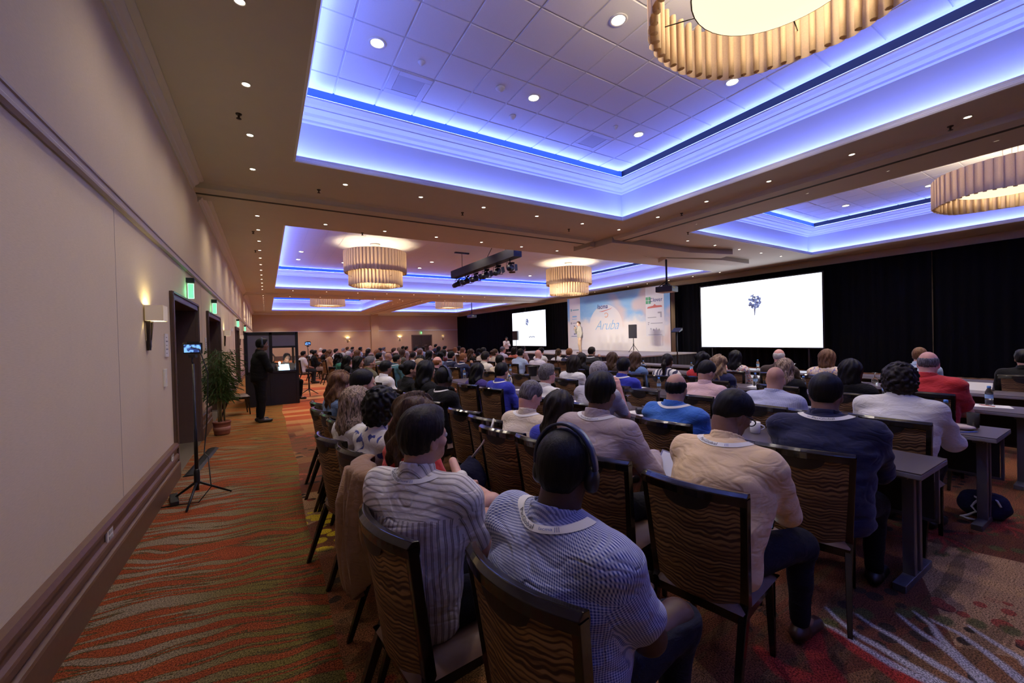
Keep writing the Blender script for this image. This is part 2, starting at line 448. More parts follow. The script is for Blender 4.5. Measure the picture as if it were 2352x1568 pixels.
for ti, (x0, x1, y0, y1) in enumerate(TRAYS):
    def loop(d): return [((x0,y0),(-1,-1)),((x1,y0),(1,-1)),((x1,y1),(1,1)),((x0,y1),(-1,1))]
    b = MB(); b.sweep(TRAYP, loop(0), closed=True)
    tr = b.build('trim_%d' % (ti+5), M_white, kind='structure')
    tag(tr, 'white moulded tray recess rim')
    led = MB(); led.sweep([(.05,4.515),(.15,4.515)], loop(0), closed=True); led.build('led_strip', E_cove, tr)
    led = MB(); led.sweep([(-.195,5.404),(-.145,5.404)], loop(0), closed=True); led.build('led_strip', emat('shelf_led', (.16,.24,1.0), SHELF_E), tr)
    for side, (p, q, o) in enumerate((((x0,y0),(x1,y0),(0,-1)), ((x1,y0),(x1,y1),(1,0)), ((x1,y1),(x0,y1),(0,1)), ((x0,y1),(x0,y0),(-1,0)))):
        d = -.14
        pp = [(p[0]+(d if p[0]==x1 else -d), p[1]+(d if p[1]==y1 else -d)), (q[0]+(d if q[0]==x1 else -d), q[1]+(d if q[1]==y1 else -d))]
        MB().sweep([(0,5.40),(0,5.575)], [(pp[0],o),(pp[1],o)]).build('gap_glow_band', E_gapdim if side == 1 else E_gapglow, tr)  # flat band made to glow like a lit gap, nearly dark on one side
    MB().add([(x0-.3,y0-.3,5.5725),(x1+.3,y0-.3,5.5725),(x1+.3,y1+.3,5.5725),(x0-.3,y1+.3,5.5725)], [(3,2,1,0)]).build('tile_grid', M_grid, ceil)
    offx, offy = ((1.02-PITCH), (5.82+PITCH)) if ti < 2 else (x0+.3, y1-.5)
    xa = offx - PITCH*math.ceil((offx-x0-.1)/PITCH) + PITCH/2 if ti != 1 else offx + PITCH*math.floor((x0+.2-offx)/PITCH)+PITCH/2
    fld = MB(); kx = 0
    x = xa
    while x < x1:
        yv = offy + PITCH*math.ceil((y1-offy)/PITCH) - PITCH/2
        while yv > y0:
            if x-.3 > x0-.2 and x+.3 < x1+.25 and yv+.3 < y1+.25:
                dz = rt.uniform(-.002,.002)
                if ti < 2 and yv > (1.2 if ti == 0 else 2.2):
                    t = bpy.data.objects.new('tile', TILE); link(t, ceil); t.location = (x, yv, ZT+dz); t.rotation_euler = (rt.uniform(-.002,.002), rt.uniform(-.002,.002), 0)
                    if not TILE.materials: TILE.materials.append(M_tile)
                else:
                    h = .309; fld.add([(x-h,yv-h,ZT+dz),(x+h,yv-h,ZT+dz),(x+h,yv+h,ZT+dz),(x-h,yv+h,ZT+dz)], [(3,2,1,0)])
            yv -= PITCH
        x += PITCH
    if fld.n: fld.build('tile_field', M_tile, ceil, kind='stuff')

# ---- dropped partition-track beams
def beam(name, a, b_, along):
    m = MB(); hw, z0 = .36, 4.325
    prof = [(-hw-.14, ZC),(-hw-.04, ZC-.02),(-hw, z0+.03),(-hw+.02, z0),(-.05, z0),(-.05, z0+.06),(.05, z0+.06),(.05, z0),(hw, z0),(hw, ZC)]
    c = (a[0], a[1])
    o = (0,1) if along == 'x' else (1,0)
    m.sweep(prof, [(a, o), (b_, o)])
    ob = m.build(name, M_soffit, kind='structure')
    s = MB()
    if along == 'x': s.box((a[0],a[1]-.05,z0+.005),(b_[0],a[1]+.05,z0+.055))
    else: s.box((a[0]-.05,a[1],z0+.005),(a[0]+.05,b_[1],z0+.055))
    s.build('track_slot', mat('track_dark', (.03,.025,.02), .7), ob)
    return ob
beam('trim_10', (XL+.0,9.03), (8.1,9.03), 'x')
beam('trim_11', (8.87,YN), (8.87,8.25), 'y')
beam('trim_12', (XL+.0,26.2), (XR,26.2), 'x')
beam('trim_13', (9.1,26.6), (9.1,YF-.2), 'y')
# stacked drop panels where the tracks meet, near the ceiling projector
def slab(name, pts, z0, z1, m=M_soffit):
    b = MB(); n = len(pts); b.add([(x,y,z0) for x,y in pts]+[(x,y,z1) for x,y in pts], [tuple(range(n-1,-1,-1))]+[(i,(i+1)%n,n+(i+1)%n,n+i) for i in range(n)])
    return b.build(name, m, kind='structure', bevel=.004)
slab('trim_14', [(8.5,8.3),(9.4,8.2),(11.9,8.2),(13.6,7.75),(13.9,8.35),(12.1,9.0),(10.4,9.35),(8.5,9.35)], 4.25, 4.43)
slab('trim_15', [(8.3,9.0),(11.2,9.35),(11.2,10.0),(8.3,9.75)], 4.27, 4.43)
slab('trim_16', [(12.1,9.25),(14.4,8.6),(16.2,8.6),(16.2,9.15),(14.4,9.3),(12.6,10.0)], 4.27, 4.43)

# ---- doors in the left wall
M_reveal = mat('door_frame_brown', (.10,.058,.038), .45, noise=.15, nscale=20)
def left_door(i, y0, y1, full):
    d = empty('door_%d' % i, (XL, y0, 0)); d['kind'] = 'structure'; W = y1-y0
    d['label'] = ['brown recessed double doors beside the wall lamp nearest the camera','brown recessed double doors behind the potted bamboo','brown double doors farther down the left wall','brown double doors at the far end of the left wall'][i-1]
    b = MB(); b.box((-RC,-.02,0),(0,.0,HD)); b.box((-RC,W,0),(0,W+.02,HD)); b.box((-RC,-.02,HD),(0,W+.02,HD+.02)); b.build('reveal', M_reveal, d)
    fr = MB(); P = [(.0,0),(.025,0),(.03,.02),(.018,.03),(.018,.075),(.035,.085),(.035,.10),(0,.10)]
    # casing as three swept lengths
    for dd, ww in P[:0]: pass
    fr.box((0,-.10,0),(.03,0,HD+.0)); fr.box((0,W,0),(.03,W+.10,HD)); fr.box((0,-.10,HD),(.03,W+.10,HD+.10))
    fr.box((.03,-.10,0),(.045,-.075,HD+.1)); fr.box((.03,W+.075,0),(.045,W+.10,HD+.1)); fr.box((.03,-.1,HD+.075),(.045,W+.1,HD+.1))
    fr.box((.03,-.03,0),(.038,-.0,HD)); fr.box((.03,W,0),(.038,W+.03,HD)); fr.box((.03,0,HD),(.038,W,HD+.03))
    fr.build('casing', M_reveal, d, .003)
    for k in range(2):
        a = k*W/2+.004; e = (k+1)*W/2-.004
        lf = MB().box((-RC-.02,a,.01),(-RC+.03,e,HD-.005)).build('door_leaf', M_door, d, .003)
        q = MB()
        yc = a+.10 if k == 0 else e-.10
        q.tube([(-RC+.06,(a+e)/2-.40*(1),1.02),(-RC+.06,(a+e)/2+.40,1.02)], .016, 8)
        q.cbox((-RC+.05,(a+e)/2-.40,1.02),(.05,.06,.10)); q.cbox((-RC+.05,(a+e)/2+.40,1.02),(.05,.06,.10))
        q.build('push_bar', M_chrome, lf)
        if full:
            r = MB(); ys = a+.09 if k == 0 else e-.09
            r.tube([(-RC+.045,ys,1.05),(-RC+.045,ys,HD-.08)], .011, 6); r.tube([(-RC+.045,ys,.05),(-RC+.045,ys,1.0)], .011, 6)
            r.cbox((-RC+.045,ys,1.62),(.03,.04,.03)); r.build('latch_rod', M_chrome, lf)
        c = MB(); c.cbox((-RC+.06,(a+e)/2+.12,HD-.13),(.07,.24,.075)); c.tube([(-RC+.09,(a+e)/2,HD-.08),(-RC+.14,(a+e)/2-.2,HD-.05),(-RC+.04,a+.15,HD-.02)], .010, 6)
        c.build('door_closer', M_chrome, lf)
    MB().box((-RC,0,0),(.03,W,.012)).build('threshold', mat('threshold_metal', (.5,.42,.33), .35, .8), d)
    return d
for i, (a, c) in enumerate(DOORS_L): left_door(i+1, a, c, i < 2)
d5 = empty('door_5', (13.56, YF, 0)); d5['kind'] = 'structure'; d5['label'] = 'dark double doors in the far wall'
fb = MB(); fb.box((-.12,-.06,0),(0,.0,2.15)); fb.box((2.07,-.06,0),(2.19,0,2.15)); fb.box((-.12,-.06,2.05),(2.19,0,2.17)); fb.build('casing', M_reveal, d5)
for k in range(2):
    lf = MB().box((k*1.035+.004,-.04,.01),(k*1.035+1.031,-.01,2.05)).build('door_leaf', M_door, d5, .003)
    MB().tube([(k*1.035+.2,-.08,1.02),(k*1.035+.85,-.08,1.02)], .018, 6).build('push_bar', M_chrome, lf)
# ================================================================== light fittings
E_down = emat('downlight_glow', (1.0,.86,.68), 14.0)
M_canin = mat('can_white', (.7,.68,.64), .5)
def down_mesh(r):
    b = MB(); b.lathe([(r*1.35,0),(r*1.35,-.006),(r*1.05,-.008),(r,-.002),(r*.9,.0)], 16, cap=False); return b.mesh('bezel')
def lens_mesh(r):
    b = MB(); b.add([(r*.95*math.cos(2*PI*k/14), r*.95*math.sin(2*PI*k/14), -.003) for k in range(14)], [tuple(range(13,-1,-1))]); return b.mesh('lens')
DM, LM = down_mesh(.038), lens_mesh(.038)
DM.materials.append(M_canin); LM.materials.append(E_down)
CM, CL = down_mesh(.085), lens_mesh(.085)
E_can = emat('can_glow', (1.0,.93,.80), 16.0)
CM.materials.append(M_canin); CL.materials.append(E_can)
def downlight(x, y, z, label, group, W=None, big=False, lit=True, ang=105):
    o = empty('ceiling_can' if big else 'downlight', (x,y,z), 0, label, 'light', group)
    obj('bezel', CM if big else DM, None, o); obj('lens', CL if big else LM, None, o)
    if lit: spot('lamp', (0,0,-.012), W or (CAN_W if big else DOWN_W), CAN_COL if big else DOWN_COL, ang=125 if big else ang, blend=.8, r=.05, parent=o)
    return o
def row(pts, where, group, W=None, every=1):
    for k, (x, y) in enumerate(pts):
        downlight(x, y, ZC-.001, 'downlight %s, %s from the camera' % (where, ORD[k] if k < 20 else 'number %d' % (k+1)), group, (W or DOWN_W)*every, lit=(k % every == 0), ang=150 if x < 0 else 105)
row([(-.11, 3.95+1.235*k) for k in range(0,4)], 'in the border along the left wall', 'downlights of the near left border', W=DOWN_W*.48)
row([(-.09, 10.4+1.27*k) for k in range(12)], 'beyond the first beam along the left wall', 'downlights of the far left border', W=DOWN_W*.55, every=2)
row([(-.07, 27.5+1.35*k) for k in range(10)], 'at the far end along the left wall', 'downlights of the last left border', every=3)
row([(1.28+1.385*k, 7.66) for k in range(5)], 'in the border before the first beam', 'downlights before the first beam')
row([(1.28+1.385*k, 10.47) for k in range(6)], 'in the border behind the first beam', 'downlights behind the first beam')
row([(8.1, 7.66-1.25*k) for k in range(0,7)][::-1], 'between the two near trays, left of the track', 'downlights left of the track')
row([(9.5, 7.62-1.25*k) for k in range(0,7)][::-1], 'between the two near trays, right of the track', 'downlights right of the track')
row([(11.0+1.4*k, 7.64) for k in range(5)], 'before the right tray corner', 'downlights before the right tray', every=2)
row([(1.3+1.65*k, 24.5) for k in range(10)], 'on the far side of the wide tray', 'downlights beyond the wide tray', every=2)
row([(1.3+1.65*k, 27.6) for k in range(10)], 'beyond the second beam', 'downlights beyond the second beam', every=2)
row([(.8+1.5*k, 41.4) for k in range(11)], 'along the far wall', 'downlights along the far wall', W=DOWN_W*1.8, every=2)
row([(8.4, 28.6+1.3*k) for k in range(9)], 'left of the far track', 'downlights left of the far track', every=3)
row([(9.8, 28.6+1.3*k) for k in range(9)], 'right of the far track', 'downlights right of the far track', every=3)
row([(18.2, 11+1.4*k) for k in range(9)], 'in the border by the stage curtain', 'downlights by the stage curtain', every=3)
k = 0
for y in (5.46, 3.59, 1.7):
    for x in (1.36, 3.87, 6.38):
        if (x, y) == (3.87, 1.7): continue
        downlight(x, y, ZT-.004, 'large ceiling can in the first blue tray, %s' % ['left of the far row','middle of the far row','right of the far row','left of the second row','middle of the second row','right of the second row','left of the near row','right of the near row'][k], 'cans in the first tray', big=True); k += 1
for k, (x, y) in enumerate(((11.3,5.4),(13.83,5.4),(15.9,5.4),(11.3,3.5),(15.9,3.5))):
    downlight(x, y, ZT-.004, 'large ceiling can in the right blue tray, %s' % ['left of the far row','middle of the far row','right of the far row','left of the near row','right of the near row'][k], 'cans in the right tray', big=True)
k = 0
for y in (21.5, 19.6, 15.0, 12.6):
    for x in (1.4, 3.4, 7.3, 10.5, 14.6, 16.4):
        downlight(x, y, ZT-.004, 'wide tray ceiling can, %s row from the far side, %s from left' % (['first','second','third','fourth'][k//6], ['first','second','third','fourth','fifth','sixth'][k%6]), 'cans in the wide tray', big=True, W=CAN_W*1.6, lit=(k % 2 == 0)); k += 1

# sprinklers, detectors and vents
M_spr = mat('sprinkler_bronze', (.05,.035,.03), .4, .5)
SPM = MB().lathe([(.035,0),(.03,-.012),(.012,-.016),(.012,-.05),(.028,-.055),(.028,-.06),(0,-.062)], 10).mesh('sprinkler'); SPM.materials.append(M_spr)
for k, (x, y) in enumerate([(-.21,5.9),(.9,8.15),(3.8,8.2),(6.85,8.22),(8.36,5.95),(8.25,1.6),(-.2,11.9),(2.2,10.9),(-.2,14.3),(9.3,2.0),(10.1,7.0)]):
    o = obj('sprinkler', SPM, None, None, (x,y,ZC))
    tag(o, 'dark fire sprinkler %s' % ['nearest along the left wall','left of the row before the first beam','middle of the row before the first beam','right of the row before the first beam','left of the track near the projector','left of the track nearest the camera','just behind the first beam by the left wall','behind the first beam above the chandelier','third along the left wall','right of the track nearest the camera','by the right tray corner'][k], 'sprinkler', 'ceiling sprinklers')
for k, (x, y, r) in enumerate(((1.98,5.52,.05),(3.26,5.5,.075),(3.85,6.1,.06),(5.75,5.46,.04))):
    o = obj('smoke_detector', MB().lathe([(r,0),(r,-.02),(r*.7,-.035),(r*.4,-.06),(0,-.065)], 14).mesh('smoke_detector'), M_plate, None, (x,y,ZT))
    tag(o, 'small round ceiling detector %s in the blue tray' % ['left of the vent','with a metal cup beside the middle can','pale and flat behind the middle can','small and dark near the far can'][k], 'detector')
for k, (x, y) in enumerate(((1.98,6.15),(5.75,6.1),(11.9,6.1),(2.2,13.2),(7.8,12.4))):
    o = empty('air_vent', (x,y,ZT), 0, 'square ceiling air vent %s' % ['at the left of the first blue tray','at the right of the first blue tray','in the right blue tray','in the wide tray near the first chandelier','in the wide tray near the black truss'][k], 'vent')
    f = MB()
    for a in range(4):
        M = Matrix.Rotation(a*PI/2, 4, 'Z'); f.box((-.3,.205,-.012),(.2,.3,.0), M)
    f.build('frame', M_grid, o); MB().box((-.2,-.2,-.006),(.2,.2,0)).build('louvre_panel', mat('vent_grey', (.5,.5,.54), .7), o)

# ---- chandeliers: drums of pleated fabric with a glowing diffuser
def shade_material(name, col, e):
    n = NT(name); f = n.wave(n.map(n.coord(), (1,1,.15)), 40, 3, 2, 1.5, 'X'); g = n.noise(n.coord(), 60, 3, .6)
    c = n.mix(g, [k*.75 for k in col], col); n.base(c); n.p(Roughness=.85, Sheen_Weight=.2)
    t = n.new('ShaderNodeBsdfTranslucent'); n.set(t.inputs[0], c); m = n.new('ShaderNodeMixShader'); m.inputs[0].default_value = .30
    n.t.links.new(n.b.outputs[0], m.inputs[1]); n.t.links.new(t.outputs[0], m.inputs[2]); n.t.links.new(m.outputs[0], n.out.inputs[0])
    return n.m
M_shade = shade_material('pleated_fabric', (.66,.48,.31), 0)
E_diff = emat('chandelier_diffuser', SHADE_COL, SHADE_E)
def pleats(R, z0, z1, n=56, amp=.048, curl=.9):
    b = MB(); N = n*10; rs = np.random.RandomState(int(R*100)+n)
    ph = rs.uniform(-.25,.25,n+1); am = rs.uniform(.8,1.25,n+1)
    def P(i, j):
        t = i/N; u = t*n; k = int(u) % n; f = u-int(u)
        s = 2*PI*f
        r = R + amp*am[k]*math.cos(s); a = 2*PI*(t + curl*math.sin(s)/n*.5 + ph[k]*.0)
        z = z0 + (z1-z0)*j/4 + (.012*math.sin(5*a) if j == 0 else 0)
        return (r*math.cos(a), r*math.sin(a), z)
    b.grid(P, N, 5, True, closed_u=True)
    return b.mesh('pleated_shade')
def chandelier(x, y, label, tiers, zd, rd, W=None):
    c = empty('chandelier', (x,y,0), 0, label, 'chandelier', 'pleated drum chandeliers')
    for R, z0, z1, n in tiers: obj('pleated_shade', pleats(R, z0, z1, n), M_shade, c)
    d = MB(); d.lathe([(0,zd),(rd*.6,zd-.02),(rd,zd+.03),(rd,zd+.05)], 40, cap=False); d.build('diffuser', E_diff, c)
    r = MB(); N = 40; r.tube([(rd*1.01*math.cos(2*PI*k/N), rd*1.01*math.sin(2*PI*k/N), zd+.04) for k in range(N)], .008, 6, closed=True)
    for k in range(4): r.tube([(rd*math.cos(k*PI/2+.3), rd*math.sin(k*PI/2+.3), zd+.04),(tiers[0][0]*math.cos(k*PI/2+.3), tiers[0][0]*math.sin(k*PI/2+.3), zd+.12)], .006, 5)
    r.build('wire_ring', M_blackm, c)
    top = max(t[2] for t in tiers)
    s = MB()
    for k in range(3): s.tube([(.12*math.cos(2.1*k), .12*math.sin(2.1*k), ZT),(.12*math.cos(2.1*k), .12*math.sin(2.1*k), top-.1)], .006, 5)
    s.build('suspension_rod', M_plaster, c)
    MB().lathe([(.0,ZT),(.2,ZT),(.2,ZT-.05),(0,ZT-.05)], 24).build('canopy', M_plaster, c)
    for k in range(3): point('lamp', (.5*math.cos(2.1*k), .5*math.sin(2.1*k), zd+.25), (W or CHAND_W), SHADE_COL, .12, c)
    return c
chandelier(4.03, 1.8, 'large pleated drum chandelier overhead in the first blue tray', [(1.1,4.6,5.15,52)], 4.78, .74)
chandelier(13.75, 1.78, 'grey-looking pleated drum chandelier in the right blue tray', [(1.15,4.35,4.98,54)], 4.55, .8)
chandelier(3.9, 16.9, 'two-tier pleated drum chandelier left of the black truss', [(1.17,4.36,5.2,56),(1.0,3.85,4.5,50)], 4.05, .72, 95)
chandelier(14.0, 16.9, 'two-tier pleated drum chandelier in front of the painted backdrop', [(1.17,4.36,5.2,56),(1.0,3.85,4.5,50)], 4.05, .72, 95)
chandelier(4.1, 33.5, 'distant chandelier cut by the beam, left far tray', [(1.17,4.36,5.2,56)], 4.45, .8)
chandelier(14.0, 33.5, 'distant chandelier cut by the beam, right far tray', [(1.17,4.36,5.2,56)], 4.45, .8)

# ---- wall sconces and exit signs
M_shadebox = NT('sconce_shade'); M_shadebox.base((.78,.70,.60)); M_shadebox.p(Roughness=.8, Emission_Strength=.10); M_shadebox.b.inputs['Emission Color'].default_value = (1,.75,.4,1); M_shadebox = M_shadebox.m
M_bronze = mat('dark_bronze', (.035,.025,.022), .4, .6)
def sconce(loc, rz, label, W=9):
    s = empty('wall_sconce', loc, rz, label, 'lamp', 'box-shade wall sconces', .72)   # local +x points out of the wall
    b = MB()
    for y in (-.055,.055):
        b.add([(.015,y*1.5-.02,-.02),(.06,y*1.5-.02,-.02),(.06,y*1.5+.02,-.02),(.015,y*1.5+.02,-.02),(.01,y*.55-.018,-.42),(.035,y*.55-.018,-.42),(.035,y*.55+.018,-.42),(.01,y*.55+.018,-.42)], [(3,2,1,0),(4,5,6,7),(0,1,5,4),(1,2,6,5),(2,3,7,6),(3,0,4,7)])
    b.cbox((.025,0,-.33),(.04,.07,.10)); b.cbox((.03,0,-.03),(.05,.2,.02)); b.build('bracket', M_bronze, s)
    h = MB(); w_, d, z0, z1 = .15, .2, -.02, .19
    for M in range(1):
        h.box((.015,-w_,z0),(.02,w_,z1)); h.box((d,-w_,z0),(d+.005,w_,z1)); h.box((.015,-w_,z0),(d+.005,-w_+.005,z1)); h.box((.015,w_-.005,z0),(d+.005,w_,z1))
    h.build('shade', M_shadebox, s)
    MB().ball((.11,0,.08),.035).build('bulb', emat('sconce_bulb', (1,.85,.45), 25), s)
    point('lamp', (.09,0,.12), W, (1,.86,.42), .03, s)
    return s
sconce((XL,5.25,1.885), 0, 'box-shade wall sconce beside the nearest door on the left')
sconce((XL,13.8,1.88), 0, 'box-shade wall sconce on the left wall behind the bamboo', 8)
sconce((XL,21.6,1.88), 0, 'third box-shade wall sconce far along the left wall', 8)
for k, x in enumerate((6.96,12.18,17.05)):
    sconce((x,YF,1.83), -PI/2, ['glowing sconce at the left of the far wall','glowing sconce left of the far doors','unlit-looking sconce right of the far doors'][k], 22 if k < 2 else 1)
E_exit = emat('exit_glow', (.22,1.0,.45), 1.3)
def exit_sign(loc, rz, label):
    s = empty('exit_sign', loc, rz, label, 'sign', 'edge-lit green exit signs')
    MB().cbox((.05,0,.10),(.10,.06,.075)).build('bracket', M_black, s, .004)
    MB().cbox((.055,0,-.06),(.075,.012,.23)).build('lit_panel', E_exit, s)
    g = MB()
    for a, b_ in (((.02,-.17),(.09,-.17)),((.02,.05),(.09,.05)),((.02,-.17),(.02,.05)),((.09,-.17),(.09,.05))):
        g.tube([(a[0],-.008,a[1]),(b_[0],-.008,b_[1])], .004, 5)
    g.build('panel_rim', emat('exit_rim', (.6,1,.75), 1.6), s)
    point('lamp', (.1,-.05,-.08), 1.6, (.15,1,.45), .05, s); return s
exit_sign((XL,7.7,2.50), 0, 'green lit exit sign above the nearest left doors')
exit_sign((XL,10.95,2.48), 0, 'green lit exit sign above the doors behind the bamboo')
exit_sign((XL,19.6,2.50), 0, 'small far green exit sign on the left wall, nearer of two')
exit_sign((XL,26.0,2.50), 0, 'small far green exit sign on the left wall, farther of two')
exit_sign((14.6,YF,2.45), -PI/2, 'small green exit sign above the far doors')
# ================================================================== stage end of the room
XD = 18.78
def drape_material():
    n = NT('black_velour'); P = n.coord(); n.base((.0035,.0035,.005)); n.p(Roughness=.9, Sheen_Weight=.05, Sheen_Roughness=.5)
    n.b.inputs['Sheen Tint'].default_value = (.25,.25,.4,1); n.b.inputs['Specular IOR Level'].default_value = .1
    return n.m
M_drape = drape_material()
def drape(y0, y1, z1, x, label, amp=.05, name='curtain_panel'):
    b = MB(); n = int((y1-y0)/.06); rs = np.random.RandomState(int(y0*10)+109); ph = rs.uniform(0, 6.3, 4)
    def P(i, j):
        y = y0+(y1-y0)*i/n; z = .01+(z1-.01)*j/3
        return (x+amp*(math.sin(y*21+ph[0]+.8*math.sin(y*3.1+ph[1]))+.4*math.sin(y*9+ph[2]))*(1 if j < 3 else .6), y, z)
    b.grid(P, n+1, 4, True, flip=False)
    b.tube([(x,y0,z1),(x,y1,z1)], .025, 6)
    o = b.build(name, M_drape); tag(o, label, 'curtain', 'black stage curtain panels'); return o
ys = [-5.8,-2.5,.8,4.1,7.4,10.7,13.9]
for k in range(len(ys)-1):
    drape(ys[k], ys[k+1], 4.12, XD, 'black pleated curtain panel right of the backdrop, %s from the backdrop' % ORD[len(ys)-2-k].replace('nearest','first'))
ys2 = [21.9,25.0,28.5,32.0,35.5,39.0,42.7]
for k in range(len(ys2)-1):
    drape(ys2[k], ys2[k+1], 4.1, XD+.02, 'black pleated curtain panel left of the backdrop, %s from the backdrop' % ORD[k].replace('nearest','first'))

# ---- projection screens
M_screenframe = mat('screen_frame_black', (.01,.01,.012), .4)
def screen_material(name, seed):
    n = NT(name); U = n.coord('Object'); x, y, z = n.sep(U)
    n.base((.02,.02,.02)); n.p(Roughness=.6)
    n.b.inputs['Emission Color'].default_value = (.80,.86,1.0,1); n.p(Emission_Strength=SCREEN_E)
    return n.m
M_screen = screen_material('lit_screen', 0)
M_fig = emat('screen_figure_blue', (.25,.30,.62), .85)
M_figd = emat('screen_figure_dark', (.16,.17,.34), .6)
def cluster(o, cy, z, s, seed, stem=True, base=False):
    """small picture of a tree-like cluster on the slide (flat print on the screen)"""
    rs = np.random.RandomState(seed); b = MB(); d = MB()
    for k in range(80):
        a = rs.uniform(0, 2*PI); r = s*math.sqrt(rs.uniform(0,1)); yy = cy+r*.62*math.cos(a); zz = z+r*.75*math.sin(a); q = s*rs.uniform(.09,.17)
        m = b if rs.rand() > .35 else d
        t = rs.uniform(0,PI)
        m.add([(-.004-.0004*k, yy+q*math.cos(t+PI*2*i/6)*(.7 if i%2 else 1), zz+q*math.sin(t+PI*2*i/6)*(.7 if i%2 else 1)) for i in range(6)], [tuple(range(6))])
    if stem:
        d.add([(-.003,cy-.03*s,z-1.5*s),(-.003,cy+.05*s,z-1.5*s),(-.003,cy+.1*s,z-.4*s),(-.003,cy-.1*s,z-.4*s)], [(0,1,2,3)])
    b.build('slide_picture', M_fig, o); d.build('slide_picture', M_figd, o)
def screen(y0, y1, z0, z1, x, label, legs=False):
    o = empty('projection_screen', (x,(y0+y1)/2,0), 0, label, 'screen', 'front projection screens'); w_ = (y1-y0)/2
    MB().add([(0,-w_,z0),(0,w_,z0),(0,w_,z1),(0,-w_,z1)], [(0,3,2,1)]).build('screen_surface', M_screen, o)
    f = MB(); t = .05
    f.box((.0,-w_-t,z0-t),(.05,w_+t,z0)); f.box((.0,-w_-t,z1),(.05,w_+t,z1+t)); f.box((.0,-w_-t,z0),(.05,-w_,z1)); f.box((.0,w_,z0),(.05,w_+t,z1)); f.box((.02,-w_,z0),(.05,w_,z1))
    f.build('frame', M_screenframe, o)
    for s in (-1,1):
        l = MB(); yy = s*(w_-.5); l.box((.06,yy-.03,0),(.12,yy+.03,z0)); l.box((-.4,yy-.03,0),(.38,yy+.03,.05)); l.tube([(.34,yy,.05),(.1,yy,z0-.05)], .02, 6); l.build('leg', M_screenframe, o)
    return o
s1 = screen(6.98, 12.02, .93, 3.82, 18.25, 'big lit projection screen to the right of the painted backdrop')
cluster(s1, -.02, 2.92, .40, 4)
s2 = screen(24.9, 29.75, .91, 3.68, 18.25, 'smaller-looking lit projection screen to the left of the painted backdrop')
cluster(s2, .1, 2.85, .34, 6); 
b = MB()
for k in range(5): b.add([(-.004,-.85+.17*k+.08*math.cos(PI*i/3), 1.62+.06*math.sin(PI*i/3)+.03*(k%2)) for i in range(6)], [tuple(range(6))])
b.build('slide_picture', M_figd, s2)

# ---- stage platform
ST = .66
def carpeted(): return mat('stage_top', (.42,.38,.35), .8, noise=.1, nscale=30)
stg = empty('stage', (16.2,17.6,0), 0, 'low stage with pale deck and black skirt before the backdrop', 'stage')
MB().box((-2.6,-5.4,ST-.06),(1.9,5.4,ST)).build('deck', carpeted(), stg, .008)
sk = MB(); N = 160
sk.grid(lambda i,j: (-2.56+.02*math.sin(i*1.9), -5.36+10.72*i/N, .01+(ST-.08)*j), N+1, 2, True)
sk.grid(lambda i,j: (-2.56+4.4*i/60, -5.36+.02*math.sin(i*1.9), .01+(ST-.08)*j), 61, 2, True)
sk.build('skirt', mat('stage_skirt', (.012,.012,.014), .85), stg)

# ---- printed backdrop: sky and sand, an arch with lettering and two columns of small marks
def backdrop_material():
    n = NT('printed_backdrop'); P = n.coord(); x, Y, Z = n.sep(P)
    f = n.noise(n.map(P, (1,.45,.7)), 1.0, 4, .6); g = n.noise(n.map(P, (1,.6,2.2), loc=(4,2,1)), 1.2, 3, .6)
    zz = n.math('ADD', Z, n.math('MULTIPLY', n.math('SUBTRACT', f, .5), 2.0))
    sky = n.mix(g, (.16,.44,.82), (.40,.64,.86))
    sand = n.mix(g, (.86,.80,.74), (.90,.88,.86))
    c = n.mix(n.step(zz, 2.2, 2.9), sand, sky)
    pk = n.math('MULTIPLY', n.step(n.noise(n.map(P, (1,.35,.5), loc=(0,3.2,0)), 1.0, 2), .50, .62), n.step(Y, .6, -.8))
    c = n.mix(n.math('MULTIPLY', pk, .8), c, (.80,.62,.54))
    # pale arch in the middle
    ay = n.math('DIVIDE', n.math('SUBTRACT', Y, .55), 1.42); az = n.math('DIVIDE', n.math('MAXIMUM', n.math('SUBTRACT', Z, 2.15), 0.0), 1.35)
    r = n.math('ADD', n.math('MULTIPLY', ay, ay), n.math('MULTIPLY', az, az))
    c = n.mix(n.math('MULTIPLY', n.step(r, 1.03, .97), .75), c, (.88,.84,.80))
    n.base(c); n.p(Roughness=.8); return n.m
BX, BY0, BY1, BZ0, BZ1 = 18.0, 13.6, 21.95, ST+.01, 4.2
bd = empty('printed_backdrop', (BX,(BY0+BY1)/2,0), 0, 'tall printed stage backdrop of sky and sand with an arch', 'backdrop')
hw = (BY1-BY0)/2
MB().add([(0,-hw,BZ0),(0,hw,BZ0),(0,hw,BZ1),(0,-hw,BZ1)], [(0,3,2,1)]).build('printed_panel', backdrop_material(), bd)
MB().box((.02,-hw,BZ0),(.06,hw,BZ1)).build('backing_frame', M_screenframe, bd)
M_col = mat('banner_white', (.82,.82,.84), .7)
def flat(me, y, z, m, name, x=-.012, s=1.0):
    """flat print facing the room (towards -x): text x runs to -y"""
    o = obj(name, me, m, bd); o.location = (x, y, z); o.rotation_euler = (PI/2, 0, -PI/2); o.scale = (s,s,s); return o
for (a, b_) in ((-4.02+.22, -4.02+1.42), (2.85, 3.95)):
    MB().add([(-.006,a,1.5),(-.006,b_,1.5),(-.006,b_,BZ1-.02),(-.006,a,BZ1-.02)], [(0,3,2,1)]).build('banner_column', M_col, bd)
inkb = mat('ink_navy', (.05,.07,.25), .7); inks = mat('ink_sky', (.30,.56,.84), .7); inkr = mat('ink_red', (.62,.18,.14), .7); inkg = mat('ink_green', (.12,.45,.22), .7); inkk = mat('ink_grey', (.42,.42,.47), .7)
flat(text_mesh('lacma', .40, .12, 0, .006), .75, 3.40, inkb, 'lettering')
